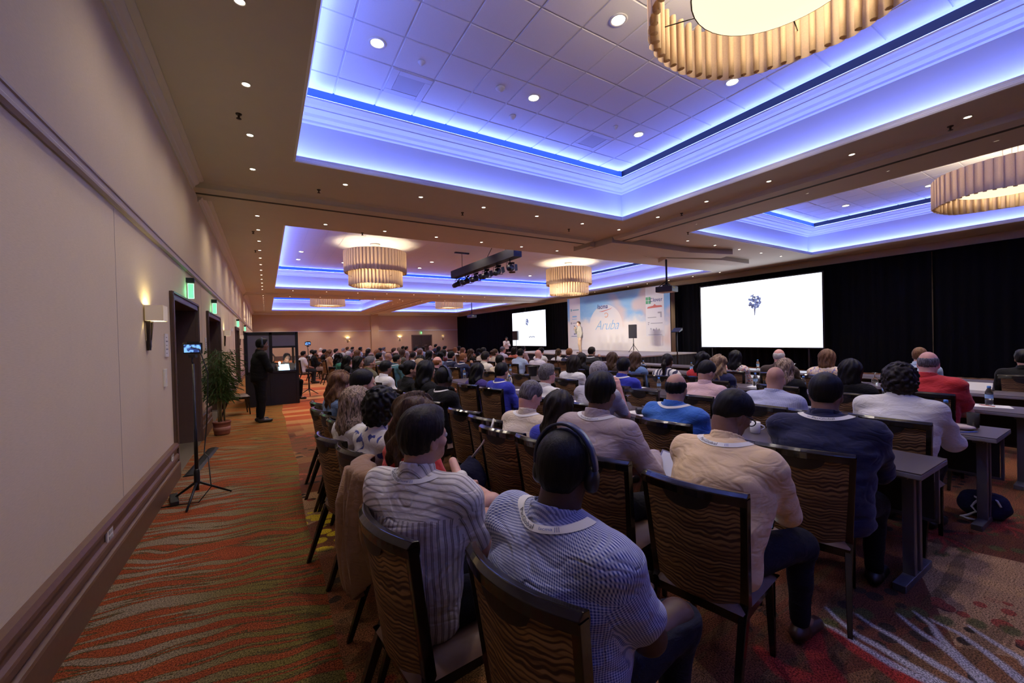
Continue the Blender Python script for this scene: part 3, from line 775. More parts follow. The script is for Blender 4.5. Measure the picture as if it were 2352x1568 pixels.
sw = MB(); sw.add([(-.012,1.1,3.10),(-.012,.75,3.13),(-.012,.05,3.24),(-.012,-.1,3.31),(-.012,.05,3.21),(-.012,.75,3.08)], [(0,1,4,5),(1,2,3,4)]); sw.build('swoosh_line', inkr, bd)
flat(text_mesh('Aruba', .86, .45, 0, -.012, .93), .45, 2.22, inks, 'lettering')
sn = MB(); N = 14
sn.grid(lambda i,j: (-.013, .45+(.13+.05*j)*math.cos(.5+PI*1.6*i/N), 2.86+(.11+.04*j)*math.sin(.5+PI*1.6*i/N)), N+1, 2, False); sn.build('sun_mark', mat('ink_orange', (.78,.38,.2), .7), bd)
# right-hand column of marks
cr_ = -3.2
flat(text_mesh('Clover', .30), cr_-.10, 3.46, inkb, 'lettering')
lg = MB()
for dy in (-.09,.09):
    for dz in (-.1,.1): lg.add([(-.012,.42+cr_+dy-.075,3.46+dz-.085),(-.012,.42+cr_+dy+.075,3.46+dz-.085),(-.012,.42+cr_+dy+.075,3.46+dz+.085),(-.012,.42+cr_+dy-.075,3.46+dz+.085)], [(0,3,2,1)])
lg.build('clover_mark', inkg, bd)
m = MB(); m.add([(-.012,cr_+.5,3.02),(-.012,cr_-.5,3.05),(-.012,cr_-.45,3.14),(-.012,cr_-.1,3.16),(-.012,cr_,3.24),(-.012,cr_+.1,3.15),(-.012,cr_+.45,3.11)], [(0,1,2,3,4,5,6)]); m.build('ship_mark', inkr, bd)
def bars(specs, ink, name='small_print'):
    m = MB()
    for y0, y1, z0, z1 in specs: m.add([(-.012,y0,z0),(-.012,y1,z0),(-.012,y1,z1),(-.012,y0,z1)], [(0,3,2,1)])
    m.build(name, ink, bd)
bars([(cr_-.45,cr_-.2,2.72,2.80),(cr_-.45,cr_-.36,2.5,2.72),(cr_-.1,cr_+.48,2.50,2.54)], inkk)
bars([(cr_+.36,cr_+.46,2.22,2.27),(cr_+.40,cr_+.46,2.12,2.18),(cr_-.5,cr_+.28,2.18,2.22)], inkk)
bars([(cr_-.3+.18*k,cr_-.24+.18*k,1.80+.06*(k%2),1.9+.05*(k%2)) for k in range(4)], inkk)
bars([(cr_-.45,cr_+.45,1.56,1.60)], mat('ink_pale', (.55,.55,.6), .7))
cl_ = 3.4
bars([(cl_+.3,cl_+.42,3.3,3.46),(cl_-.42,cl_+.22,3.34,3.40)], mat('ink_teal', (.2,.45,.5), .7))
bars([(cl_-.2,cl_+.25,2.88,2.98),(cl_-.2,cl_+.3,2.74,2.78)], inks)
bars([(cl_+.3,cl_+.44,2.42,2.55),(cl_-.4,cl_+.22,2.46,2.52)], inkk)
bars([(cl_-.15,cl_+.15,2.0,2.16)], mat('ink_tan', (.72,.58,.42), .7))
bars([(cl_-.12,cl_-.02,1.72,1.84),(cl_+.02,cl_+.12,1.7,1.8),(cl_-.4,cl_+.4,1.58,1.61)], inkb)

# ---- loudspeakers on stands
def speaker(x, y, z0, rz, label, h=.72, base=ST):
    s = empty('loudspeaker', (x,y,z0), rz, label, 'speaker')
    c = MB(); c.add([(-.17,-.21,0),(.17,-.15,0),(.17,.15,0),(-.17,.21,0),(-.17,-.21,h),(.17,-.15,h),(.17,.15,h),(-.17,.21,h)], [(0,3,2,1),(4,5,6,7),(0,1,5,4),(1,2,6,5),(2,3,7,6),(3,0,4,7)]); c.build('cabinet', mat('speaker_cabinet', (.02,.02,.024), .5), s, .01)
    MB().box((-.185,-.195,.02),(-.17,.195,h-.02)).build('grille', mat('speaker_grille', (.035,.033,.036), .6, noise=.4, nscale=160), s, .004)
    st = empty('speaker_stand', (x,y,base), rz, label.replace('loudspeaker','tripod stand under the loudspeaker'), 'stand')
    MB().tube([(0,0,.12),(0,0,z0-base)], .02, 8).build('pole', M_black, st)
    for k in range(3):
        a = 2*PI*k/3+.3; MB().tube([(0,0,.42),(.30*math.cos(a),.30*math.sin(a),.02)], .013, 6).build('leg', M_black, st)
    MB().lathe([(.03,.40),(.035,.44),(.03,.47)], 10).build('collar', M_black, st)
speaker(16.6, 14.85, 1.42, .5, 'black loudspeaker right of the presenter on the stage')
speaker(16.8, 26.9, 1.40, .5, 'grey-looking loudspeaker in front of the left screen', base=0.0)

# ---- monitor on a pole at the right edge of the backdrop
mo = empty('lectern_stand', (16.4,12.05,0), .2, 'dark angled tablet lectern at the right edge of the backdrop', 'lectern')
MB().tube([(0,0,.02),(0,0,1.66)], .03, 8).build('pole', M_black, mo)
MB().box((-.22,-.28,0),(.22,.28,.03)).build('base', M_black, mo, .01)
MB().add([(-.2,-.2,1.66),(.16,-.2,1.76),(.16,.2,1.76),(-.2,.2,1.66),(-.2,-.2,1.70),(.14,-.2,1.88),(.14,.2,1.88),(-.2,.2,1.70)], [(0,3,2,1),(4,5,6,7),(0,1,5,4),(1,2,6,5),(2,3,7,6),(3,0,4,7)]).build('reading_top', M_black, mo, .006)

# ---- lighting truss over the room with six theatre lanterns
tz = 4.5
tr_ = empty('lighting_truss', (7.75,15.0,tz), 0, 'black draped lighting truss hanging from the wide tray ceiling', 'truss')
MB().box((-.17,-2.85,0),(.17,2.85,.34)).build('truss_body', mat('truss_cover', (.012,.012,.016), .7), tr_, .006)
for y in (-2.0, 1.9):
    MB().tube([(0,y,.34),(0,y,ZT-tz)], .012, 6).build('suspension_wire', M_blackm, tr_)
    MB().box((-.35,y-.05,ZT-tz-.06),(.35,y+.05,ZT-tz)).build('ceiling_plate', M_blackm, tr_)
cb = MB(); cb.tube([(0,-1.2,ZT-tz-.02),(.05,-.9,.75),(0,-.5,.36)], .015, 6); cb.build('feed_cable', M_black, tr_)
for k, y in enumerate((2.6,1.6,.7,-.3,-1.3,-2.3)):
    L = empty('stage_lantern', (7.75,15.0+y,tz-.02), .15*k, 'black stage lantern hanging under the truss, %s from the camera' % ORD[5-k], 'lantern', 'lanterns on the truss')
    y_ = MB(); y_.tube([(0,0,.02),(0,0,-.10)], .02, 6); y_.tube([(0,-.14,-.28),(0,-.14,-.10),(0,.14,-.10),(0,.14,-.28)], .012, 6); y_.build('yoke', M_blackm, L)
    T = Matrix.Translation((0,0,-.30)) @ Matrix.Rotation(-.45 if k < 5 else -.2, 4, 'Y')
    bd_ = MB(); prof = [(0,-.20),(.08,-.2),(.11,-.12),(.11,.06),(.13,.08),(.13,.17),(.10,.175)]
    bb = MB().lathe(prof, 14); bd_.add([T @ Matrix.Rotation(PI/2,4,'Y') @ Vector(p) for p in bb.v], bb.f, True); bd_.build('housing', M_black, L)
    dl = MB(); dl.add([T @ Matrix.Rotation(PI/2,4,'Y') @ Vector((.1*math.cos(2*PI*i/12),.1*math.sin(2*PI*i/12),.165)) for i in range(12)], [tuple(range(12))]); dl.build('front_lens', emat('lantern_glow', (1,.93,.82), 6), L)
    bn = MB()
    for s in (-1,1): bn.add([T @ Vector(p) for p in ((.17,s*.13,-.13),(.17,s*.13,.13),(.32,s*.2,.11),(.32,s*.2,-.11))], [(0,1,2,3)])
    for s in (-1,1): bn.add([T @ Vector(p) for p in ((.17,-.13,s*.13),(.17,.13,s*.13),(.30,.11,s*.2),(.30,-.11,s*.2))], [(0,1,2,3)])
    bn.build('barn_door', M_black, L)
    aim = Vector((17.6, 17.6+(k-2.5)*1.3, 1.9)) - Vector((8.2,15.0+y,tz-.4))
    sp = spot('lamp', (.42,0,-.5), STAGE_W, (1.0,.90,.78), ang=38, blend=.7, r=.12, parent=L)
    sp.rotation_euler = (Matrix.Rotation(-.15*k,4,'Z').to_3x3() @ aim).to_track_quat('-Z','Y').to_euler()

# ---- ceiling projectors on poles
def projector(x, y, zc, z, rz, label):
    p = empty('projector', (x,y,z), rz, label, 'projector', 'ceiling projectors')
    MB().box((-.28,-.30,-.10),(.28,.30,.10)).build('body', mat('projector_body', (.03,.03,.05), .35), p, .02)
    MB().box((-.24,-.27,-.105),(.24,.27,-.098)).build('under_panel', mat('projector_under', (.4,.36,.33), .6), p)
    MB().lathe([(.05,0),(.065,.02),(.065,.10),(.05,.11)], 14).build('lens', M_black, p, rot=(0,PI/2,0), loc=(.27,.1,0))
    MB().tube([(0,0,.1),(0,0,zc-z)], .035, 8).build('pole', mat('pole_blue_black', (.02,.03,.08), .35, .3), p)
    a = MB(); a.cbox((0,0,.14),(.22,.22,.05)); a.tube([(-.2,-.2,.1),(0,0,.3)], .015, 6); a.tube([(.2,.2,.1),(0,0,.3)], .015, 6); a.tube([(-.2,.2,.1),(0,0,.3)], .015, 6); a.build('mount', M_blackm, p)
    MB().cbox((-.1,-.302,.04),(.2,.004,.04)).build('sticker', mat('sticker_yellow', (.6,.5,.1), .6), p)
projector(12.3, 9.42, 4.30, 3.20, .25, 'dark projector on a blue-lit pole in front of the right screen')
projector(14.6, 30.2, ZT, 3.45, .2, 'small distant projector hanging near the far wall')
# ================================================================== smooth bodies: blended volumes -> one continuous mesh
def _rot(frm):
    return np.array(frm, float)
class Vol:
    """a grid of signed distance; shapes are blended in with a soft union"""
    def __init__(s, lo, hi, h):
        s.h = h; s.lo = np.array(lo, float); n = np.ceil((np.array(hi)-s.lo)/h).astype(int)+1
        s.n = n; s.v = np.full(n, 9.0, np.float32)
        s.ax = [s.lo[i]+h*np.arange(n[i]) for i in range(3)]
    def sub(s, lo, hi):
        a = np.maximum(np.floor((np.array(lo)-s.lo)/s.h).astype(int), 0); b = np.minimum(np.ceil((np.array(hi)-s.lo)/s.h).astype(int)+1, s.n)
        if (b-a).min() <= 0: return None
        sl = tuple(slice(a[i], b[i]) for i in range(3))
        X, Y, Z = np.meshgrid(*[s.ax[i][a[i]:b[i]] for i in range(3)], indexing='ij', sparse=True)
        return sl, X, Y, Z
    def blend(s, sl, d, k, op='u'):
        v = s.v[sl]
        if op == 'u':
            if k > 0:
                h = np.maximum(k-np.abs(v-d), 0)/k; s.v[sl] = np.minimum(v, d)-h*h*k*.25
            else: s.v[sl] = np.minimum(v, d)
        elif op == 's':
            h = np.maximum(k-np.abs(v+d), 0)/max(k,1e-6); s.v[sl] = np.maximum(v, -d)+h*h*k*.25
        elif op == 'i': s.v[sl] = np.maximum(v, d)
    def cap(s, p, q, r0, r1=None, k=.02, side=None, flat=1.0, op='u', inf=0.0):
        """rounded cone from p to q; with side given, its half-thickness across 'side' is multiplied by flat"""
        p = np.array(p, float); q = np.array(q, float); r1 = r0 if r1 is None else r1; r0 += inf; r1 += inf
        fl = max(flat, 1.0); m = max(r0, r1)*fl+k+2*s.h
        g = s.sub(np.minimum(p,q)-m, np.maximum(p,q)+m)
        if g is None: return s
        sl, X, Y, Z = g; d = q-p; L2 = max(d@d, 1e-9)
        t = np.clip(((X-p[0])*d[0]+(Y-p[1])*d[1]+(Z-p[2])*d[2])/L2, 0, 1)
        ex, ey, ez = X-p[0]-t*d[0], Y-p[1]-t*d[1], Z-p[2]-t*d[2]
        if side is not None and flat != 1.0:
            a = np.array(side, float); a /= np.linalg.norm(a)
            w = (ex*a[0]+ey*a[1]+ez*a[2])*(1/flat-1); ex = ex+w*a[0]; ey = ey+w*a[1]; ez = ez+w*a[2]
        r = r0+(r1-r0)*t
        dist = (np.sqrt(ex*ex+ey*ey+ez*ez)-r)
        s.blend(sl, dist.astype(np.float32), k, op); return s
    def ell(s, c, r, k=.02, R=None, op='u', inf=0.0):
        c = np.array(c, float); r = np.array(r, float)+inf; m = r.max()+k+2*s.h
        g = s.sub(c-m, c+m)
        if g is None: return s
        sl, X, Y, Z = g; x, y, z = X-c[0], Y-c[1], Z-c[2]
        if R is not None:
            x, y, z = (x*R[0][0]+y*R[1][0]+z*R[2][0], x*R[0][1]+y*R[1][1]+z*R[2][1], x*R[0][2]+y*R[1][2]+z*R[2][2])
        k0 = np.sqrt((x/r[0])**2+(y/r[1])**2+(z/r[2])**2); k1 = np.sqrt((x/r[0]**2)**2+(y/r[1]**2)**2+(z/r[2]**2)**2)+1e-6
        s.blend(sl, (k0*(k0-1)/k1).astype(np.float32), k, op); return s
    def half(s, p, n, op='i', k=0.0):
        n = np.array(n, float); n /= np.linalg.norm(n)
        X, Y, Z = np.meshgrid(*s.ax, indexing='ij', sparse=True)
        d = (X-p[0])*n[0]+(Y-p[1])*n[1]+(Z-p[2])*n[2]
        s.v = np.maximum(s.v, d.astype(np.float32)); return s
    def warp(s, f):
        X, Y, Z = np.meshgrid(*s.ax, indexing='ij', sparse=True)
        s.v = s.v+f(X, Y, Z).astype(np.float32); return s
    def surf(s):
        """surface nets"""
        v = s.v; h = s.h; ng = v < 0
        nx, ny, nz = v.shape
        c = [ng[i:nx-1+i, j:ny-1+j, k:nz-1+k] for i in (0,1) for j in (0,1) for k in (0,1)]
        anyi = c[0]; alli = c[0]
        for q in c[1:]: anyi = anyi | q; alli = alli & q
        act = anyi & ~alli; I = np.argwhere(act)
        if len(I) == 0: return np.zeros((0,3)), np.zeros((0,4), int)
        idx = np.full(act.shape, -1, np.int32); idx[act] = np.arange(len(I))
        off = np.array([(i,j,k) for i in (0,1) for j in (0,1) for k in (0,1)])
        val = np.stack([v[I[:,0]+o[0], I[:,1]+o[1], I[:,2]+o[2]] for o in off], 1)
        acc = np.zeros((len(I),3)); cnt = np.zeros(len(I))
        for a in range(8):
            for b in range(a+1, 8):
                if np.abs(off[a]-off[b]).sum() != 1: continue
                m = (val[:,a] < 0) != (val[:,b] < 0)
                t = val[m,a]/(val[m,a]-val[m,b])
                acc[m] += off[a]+t[:,None]*(off[b]-off[a]); cnt[m] += 1
        P = s.lo+(I+acc/cnt[:,None])*h
        F = []
        for ax in range(3):
            sl0 = [slice(None)]*3; sl1 = [slice(None)]*3; sl0[ax] = slice(0,-1); sl1[ax] = slice(1,None)
            a = ng[tuple(sl0)]; b = ng[tuple(sl1)]
            E = np.argwhere(a != b); o1, o2 = [(1,2),(2,0),(0,1)][ax]
            E = E[(E[:,o1] > 0) & (E[:,o2] > 0) & (E[:,o1] < s.n[o1]-1) & (E[:,o2] < s.n[o2]-1)]
            if len(E) == 0: continue
            def g(d1, d2):
                J = E.copy(); J[:,o1] += d1; J[:,o2] += d2; return idx[J[:,0],J[:,1],J[:,2]]
            q = np.stack([g(-1,-1), g(0,-1), g(0,0), g(-1,0)], 1)
            ins = a[E[:,0],E[:,1],E[:,2]]
            q[~ins] = q[~ins][:, ::-1]
            F.append(q)
        F = np.concatenate(F); F = F[(F >= 0).all(1)]
        return P, F
def np_mesh(name, P, F, sm=True):
    me = bpy.data.meshes.new(name); n = len(P); m = len(F)
    me.vertices.add(n); me.vertices.foreach_set('co', np.asarray(P, np.float32).ravel())
    me.loops.add(m*4); me.loops.foreach_set('vertex_index', np.asarray(F, np.int32).ravel())
    me.polygons.add(m); me.polygons.foreach_set('loop_start', np.arange(0, m*4, 4, dtype=np.int32)); me.polygons.foreach_set('loop_total', np.full(m, 4, np.int32))
    me.polygons.foreach_set('use_smooth', np.full(m, sm)); me.update(calc_edges=True); me.validate()
    return me
def join_pf(*pf):
    Ps, Fs, o = [], [], 0
    for P, F in pf:
        if len(P) == 0: continue
        Ps.append(P); Fs.append(F+o); o += len(P)
    return np.concatenate(Ps), np.concatenate(Fs)
def rotm(yaw=0, pitch=0, roll=0):
    """local +x forward, +y left, +z up; pitch > 0 looks down, yaw > 0 turns left"""
    return np.array(Matrix.Rotation(yaw,3,'Z') @ Matrix.Rotation(pitch,3,'Y') @ Matrix.Rotation(roll,3,'X'))
def fold(P0, amp, f, seed):
    """cloth folds: sum of a few stretched ripples"""
    rs = np.random.RandomState(seed); W = [(rs.uniform(-1,1,3)*f, rs.uniform(0,6.3), rs.uniform(.5,1)) for _ in range(5)]
    def g(X, Y, Z):
        a = 0
        for wv, ph, am in W:
            a = a+am*np.sin(X*wv[0]*.55+Y*wv[1]*.55+Z*wv[2]*1.7+ph+1.1*np.sin(X*5+Y*4+Z*6+ph*2))
        return amp*a
    return g

# ---- one person = skeleton -> body, shirt, trousers, shoes
class Pose:
    """seated by default; x forward, y left; floor at 0"""
    def __init__(s, lean=.06, girth=1.0, sh=.19, tl=.50, head=(0,0), hf=.02, slump=.04, hip_z=.56, arms='lap', female=False, stand=False, spread=.13, knee_x=.44, twist=0.0):
        s.g = girth; s.sh = sh*(.9 if female else 1); s.f = female; s.stand = stand
        H = np.array((0,0,hip_z)); s.hip = H
        def sp(d): return H+np.array((math.sin(lean)*d+slump*(d/.5)**2*1.0, 0, math.cos(lean)*d))
        k = tl/.5; s.k = k
        s.waist, s.chest, s.shl, s.nb = sp(.17*k), sp(.33*k), sp(.455*k), sp(.51*k)
        tw = lambda p, f: H+rotm(twist*f)@(p-H)
        s.side = [rotm(twist*f)@np.array((0,1.,0)) for f in (.15,.5,.9,1)]; s.tw = twist
        s.waist, s.chest, s.shl, s.nb = tw(s.waist,.3), tw(s.chest,.7), tw(s.shl,1), tw(s.nb,1)
        s.hc = s.nb+rotm(twist)@np.array((hf+.02, 0, .165)); s.hy, s.hp = head; s.R = rotm(head[0]+twist, head[1])
        s.lean = lean
        s.S = [s.shl+rotm(twist)@np.array((0, q*s.sh, -.01)) for q in (1,-1)]
        if isinstance(arms, str): arms = {'lap': ((.10,.06,-.27),(.30,-.04,-.33)), 'table': ((.16,.07,-.24),(.42,-.02,-.24)), 'side': ((-.02,.10,-.28),(.12,.10,-.46)), 'hang': ((-.02,.05,-.30),(.03,.05,-.56)),
             'fold': ((.10,.08,-.27),(.24,-.17,-.22)), 'up': ((.20,.04,-.20),(.22,-.10,.06))}[arms]
        if len(arms) == 2 and len(arms[0]) == 3: arms = (arms, arms)
        s.E = [s.S[i]+rotm(twist)@np.array((a[0][0], a[0][1]*(1,-1)[i], a[0][2])) for i, a in enumerate(arms)]
        s.W = [s.S[i]+rotm(twist*.7)@np.array((a[1][0], a[1][1]*(1,-1)[i], a[1][2])) for i, a in enumerate(arms)]
        if stand:
            s.hj = [H+np.array((0, q*.09, -.02)) for q in (1,-1)]; s.kn = [np.array((.02, q*.10, .48)) for q in (1,-1)]; s.an = [np.array((-.02, q*.11, .085)) for q in (1,-1)]
        else:
            s.hj = [H+np.array((.03, q*.09, -.01)) for q in (1,-1)]; s.kn = [np.array((knee_x, q*spread, .52)) for q in (1,-1)]; s.an = [np.array((knee_x-.03, q*spread, .085)) for q in (1,-1)]
        s.toe = [a+np.array((.16, (a[1]>0 and .03 or -.03), -.045)) for a in s.an]
        s.lo = np.min([*s.E,*s.W,s.hip,*s.kn,*s.an,*s.toe,s.hc], 0)-.24; s.hi = np.max([*s.E,*s.W,s.hip,*s.kn,*s.toe,s.hc], 0)+.26
    def torso(s, V, inf=0.0, k=.05, low=True):
        g = s.g; f = s.f; Y, Y2, Y3, _ = s.side; RT = rotm(s.tw)
        wb, ww, wc, ws = (.125,.125,.135,.12) if not f else (.125,.10,.115,.10)
        gw = 1+(g-1)*1.25
        fl = 1.32
        V.cap(s.hip, s.waist, wb*g, ww*gw, k, Y, 1.34 if not f else 1.36, inf=inf)
        V.cap(s.waist, s.chest, ww*gw, wc*g, k, Y2, fl if not f else 1.25, inf=inf)
        V.cap(s.chest, s.shl-np.array((0,0,.03)), wc*g, ws*.82*g, k, Y3, fl, inf=inf)
        for i in (0,1): V.cap(s.shl+np.array((0,0,-.0)), s.S[i], .07*g, .066*(1+(g-1)*.5), .05, inf=inf)
        for q in (1,-1): V.cap(s.shl+RT@np.array((.005, q*s.sh*.72, -.05)), s.waist+np.array((.0, q*.085*g, 0)), .072*g, .085*g, .07, inf=inf)
        if g > 1.08: V.ell(s.waist+np.array((.05,0,0)), (.13*gw,.15*gw,.13), .06, inf=inf)
        if f: V.ell(s.chest+np.array((.085,.075,.02)), (.06,.065,.065), .04, inf=inf); V.ell(s.chest+np.array((.085,-.075,.02)), (.06,.065,.065), .04, inf=inf)
        # trapezius slope towards the neck
        for i in (0,1): V.cap(s.nb+np.array((-.015,0,-.012)), s.shl+(s.S[i]-s.shl)*.72, .050*g, .05, .05, inf=inf)
    def arm(s, V, i, inf=0.0, part='both', k=.03, cut=1.0):
        g = 1+(s.g-1)*.6; q = .86 if s.f else 1.0; ua, el, wr = .056*g*q, .044*g*q, .030*g*q
        if part in ('both','upper'):
            e = s.S[i]+(s.E[i]-s.S[i])*cut; V.cap(s.S[i], e, ua+.006, ua+(el-ua)*cut, k, inf=inf)
        if part in ('both','fore'): V.cap(s.E[i], s.W[i], el, wr, k, inf=inf)
    def legs(s, V, inf=0.0, k=.04, low=.0):
        g = 1+(s.g-1)*.7; q = .95 if s.f else 1.0
        for i in (0,1):
            V.cap(s.hj[i], s.kn[i], .092*g*q, .060*g*q, k, inf=inf); V.cap(s.kn[i], s.an[i]+np.array((0,0,low)), .056*g*q, .038*q, k, inf=inf)
    def headvol(s, h=.0075, mouth=True):
        c = s.hc; R = s.R
        def T(p): return c+R@np.array(p, float)
        V = Vol(c-.2, c+.2, h) if False else Vol(np.minimum(c-.17, s.nb-.08), np.maximum(c+.17, s.nb+.08), h)
        V.ell(T((-.008,0,.028)), (.098,.077,.094), .03, R)
        V.ell(T((.030,0,-.045)), (.066,.059,.070), .04, R)
        V.ell(T((.068,0,-.088)), (.026,.030,.022), .03, R)              # chin
        V.ell(T((.075,0,.010)), (.020,.052,.016), .02, R)                # brow
        V.cap(T((.088,0,.004)), T((.108,0,-.036)), .008, .013, .012)      # nose
        V.ell(T((.100,.013,-.040)), (.010,.008,.007), .008, R); V.ell(T((.100,-.013,-.040)), (.010,.008,.007), .008, R)
        for q in (1,-1):
            V.ell(T((.090,q*.032,-.004)), (.018,.017,.011), .012, R, op='s')
            V.ell(T((.052,q*.052,-.030)), (.024,.016,.018), .02, R)        # cheek
            V.ell(T((-.004,q*.080,-.018)), (.022,.010,.033), .008, R)      # ear
            V.ell(T((.002,q*.091,-.014)), (.011,.006,.018), .006, R, op='s')
        V.ell(T((.090,0,-.062)), (.010,.024,.007), .006, R); V.ell(T((.088,0,-.072)), (.010,.020,.007), .006, R)
        nr = (.060 if not s.f else .048)*(1+(s.g-1)*.7)
        V.cap(s.nb+np.array((-.012,0,-.03)), T((-.026,0,-.062)), nr+.008, nr, .035)
        return V
    def hand(s, i, curl=.5, h=.005):
        w = s.W[i]; d = w-s.E[i]; d /= np.linalg.norm(d); q = (1,-1)[i]
        up = np.array((0,0,1.)); sd = np.cross(d, up); sd /= max(np.linalg.norm(sd),1e-6); n = np.cross(sd, d)   # palm faces -n
        L = .9 if s.f else 1.0
        V = Vol(w-.22, w+.22, h)
        V.cap(w-d*.03, w+d*.015, .030*L, .026*L, .02, sd, 1.1)
        kn = w+d*.085*L
        for a in (-.027,-.009,.009,.027): V.cap(w+d*.02+sd*a*.6, kn+sd*a, .014, .012, .016)
        for a, ln in ((-.030,.068),(-.010,.078),(.010,.072),(.029,.055)):
            p = kn+sd*a*1.05; dd = d
            for j, (u, r) in enumerate(((.42,.0095),(.32,.0085),(.26,.0075))):
                dd = dd*math.cos(curl*.9)-n*math.sin(curl*.9) if j else dd*math.cos(curl*.5)-n*math.sin(curl*.5)
                dd = dd/np.linalg.norm(dd); nn = np.cross(sd, dd); qn = p+dd*ln*u*L; V.cap(p, qn, r, r*.92, .003); p = qn; n_ = n; 
        ts = sd*(-1 if (q == 1) else 1)*-1.0
        t0 = w+d*.025+ts*.026; t1 = t0+(d*.62+ts*.62-n*.3)*.045; t2 = t1+(d*.9+ts*.15-n*.35)*.036
        V.cap(t0, t1, .014, .011, .012); V.cap(t1, t2, .0105, .009, .004)
        return V.surf()
    def body(s, h=.014, hh=.008, hands=(), curl=.5):
        V = Vol(s.lo, s.hi, h); s.torso(V, -.012, .04)
        for i in (0,1): s.arm(V, i); V.cap(s.W[i]+0, s.W[i]+(s.W[i]-s.E[i])/np.linalg.norm(s.W[i]-s.E[i])*.04, .028, .024, .02)
        s.legs(V, -.012)
        for i in (0,1): V.cap(s.an[i]+np.array((0,0,-.03)), s.toe[i], .036, .028, .03)
        V.cap(s.nb-np.array((.012,0,.06)), s.nb+np.array((-.008,0,.06)), .05, .046, .03)
        for i in (0,1):
            if i not in hands:
                d = (s.W[i]-s.E[i]); d /= np.linalg.norm(d); n = np.array((0,0,-1.)); sd = np.cross(d,n); sd /= max(np.linalg.norm(sd),1e-6)
                V.cap(s.W[i], s.W[i]+d*.08, .026, .030, .02, sd, 1.3); V.cap(s.W[i]+d*.08, s.W[i]+d*.13+n*.03, .024, .018, .02, sd, 1.5); V.cap(s.W[i]+d*.02, s.W[i]+d*.07-sd*(1,-1)[i]*.04, .014, .011, .01)
        parts = [V.surf(), s.headvol(hh).surf()]
        for i in hands: parts.append(s.hand(i, curl, min(.006, h*.5)))
        return join_pf(*parts)
    def shirt(s, h=.014, sleeve='long', inf=.010, folds=.0025, seed=1, collar=True, open_n=True, hem=.10, sk=.006):
        V = Vol(s.lo, s.hi, h); s.torso(V, inf, .05)
        V.cap(s.hip+np.array((-.01,0,-.02)), s.hip+np.array((0,0,hem)), .135*s.g, .13*s.g, .04, (0,1,0), 1.36, inf=inf)
        for i in (0,1):
            if sleeve == 'long': s.arm(V, i, inf+sk)
            elif sleeve == 'short': s.arm(V, i, inf+.014, 'upper', cut=.72)
            elif sleeve == 'none': pass
        if sleeve == 'short':
            pass
        if folds: V.warp(fold(None, folds, 26, seed)); V.warp(fold(None, folds*.6, 55, seed+5))
        # flat hem, cuffs
        V.half(s.hip+np.array((0,0,-.085)), (0,0,-1))
        # neck opening
        up = (s.hc-s.nb); up = up/np.linalg.norm(up)
        if open_n: V.cap(s.nb+up*.03, s.nb+up*.2, .052*(1+(s.g-1)*.6), .09, .008, op='s')
        P, F = V.surf()
        if sleeve == 'long':
            pass
        if collar:
            K = Vol(s.nb-.16, s.nb+.16, min(h, .009)); r = .067*(1+(s.g-1)*.7)*(.85 if s.f else 1); c0 = s.nb+np.array((-.014,0,.0)); c1 = c0+up*.066+np.array((-.006,0,0))
            K.cap(c0, c1, r+.016, r+.006, .005); K.cap(c0-up*.06, c1+up*.09, r-.001, r-.006, .004, op='s'); K.half(c1, up); K.half(c0-up*.004, -up)
            # folded-down leaf
            P2, F2 = K.surf(); return join_pf((P, F), (P2, F2))
        return P, F
    def trousers(s, h=.016, seed=3, short=False, inf=.008):
        V = Vol(s.lo, s.hi, h)
        V.cap(s.hip+np.array((-.01,0,-.01)), s.hip+np.array((.0,0,.06)), .128*s.g, .125*s.g, .04, (0,1,0), 1.36, inf=inf-.004)
        s.legs(V, inf, low=.02)
        V.warp(fold(None, .002, 30, seed))
        V.half(s.an[0]+np.array((0,0,-.045)), (0,0,-1)) if not short else V.half((s.kn[0]+.0*s.an[0])+np.array((.07,0,0)), (1,0,0))
        V.half(s.hip+np.array((0,0,.075)), (0,0,1))
        return V.surf()
    def shoe(s, i, h=.012):
        a = s.an[i]; t = s.toe[i]; V = Vol(np.minimum(a,t)-.15, np.maximum(a,t)+.15, h); dz = a[2]-.085; d = t-a; d[2] = 0
        V.cap((a[0]-.035,a[1],.042+dz), (t[0],t[1],.036+dz+(t[2]-.04 if abs(dz) > .01 else 0)*.0), .038, .036, .02); V.cap((a[0],a[1],.06+dz), (a[0]+.01,a[1],.085+dz), .044, .042, .02)
        V.half((0,0,dz), (0,0,-1)); return V.surf()
    def shoes(s, h=.012):
        V = Vol(np.array((s.an[0][0]-.2, min(s.an[0][1],s.an[1][1])-.15, -.03)), np.array((max(s.toe[0][0],s.toe[1][0])+.12, max(s.an[0][1],s.an[1][1])+.15, .2)), h)
        for i in (0,1):
            a = s.an[i]; t = s.toe[i]
            V.cap((a[0]-.035,a[1],.042), (t[0],t[1],.036), .038, .036, .02); V.cap((a[0]-.0,a[1],.06), (a[0]+.01,a[1],.085), .044, .042, .02)
        V.half((0,0,.0), (0,0,-1)); return V.surf()
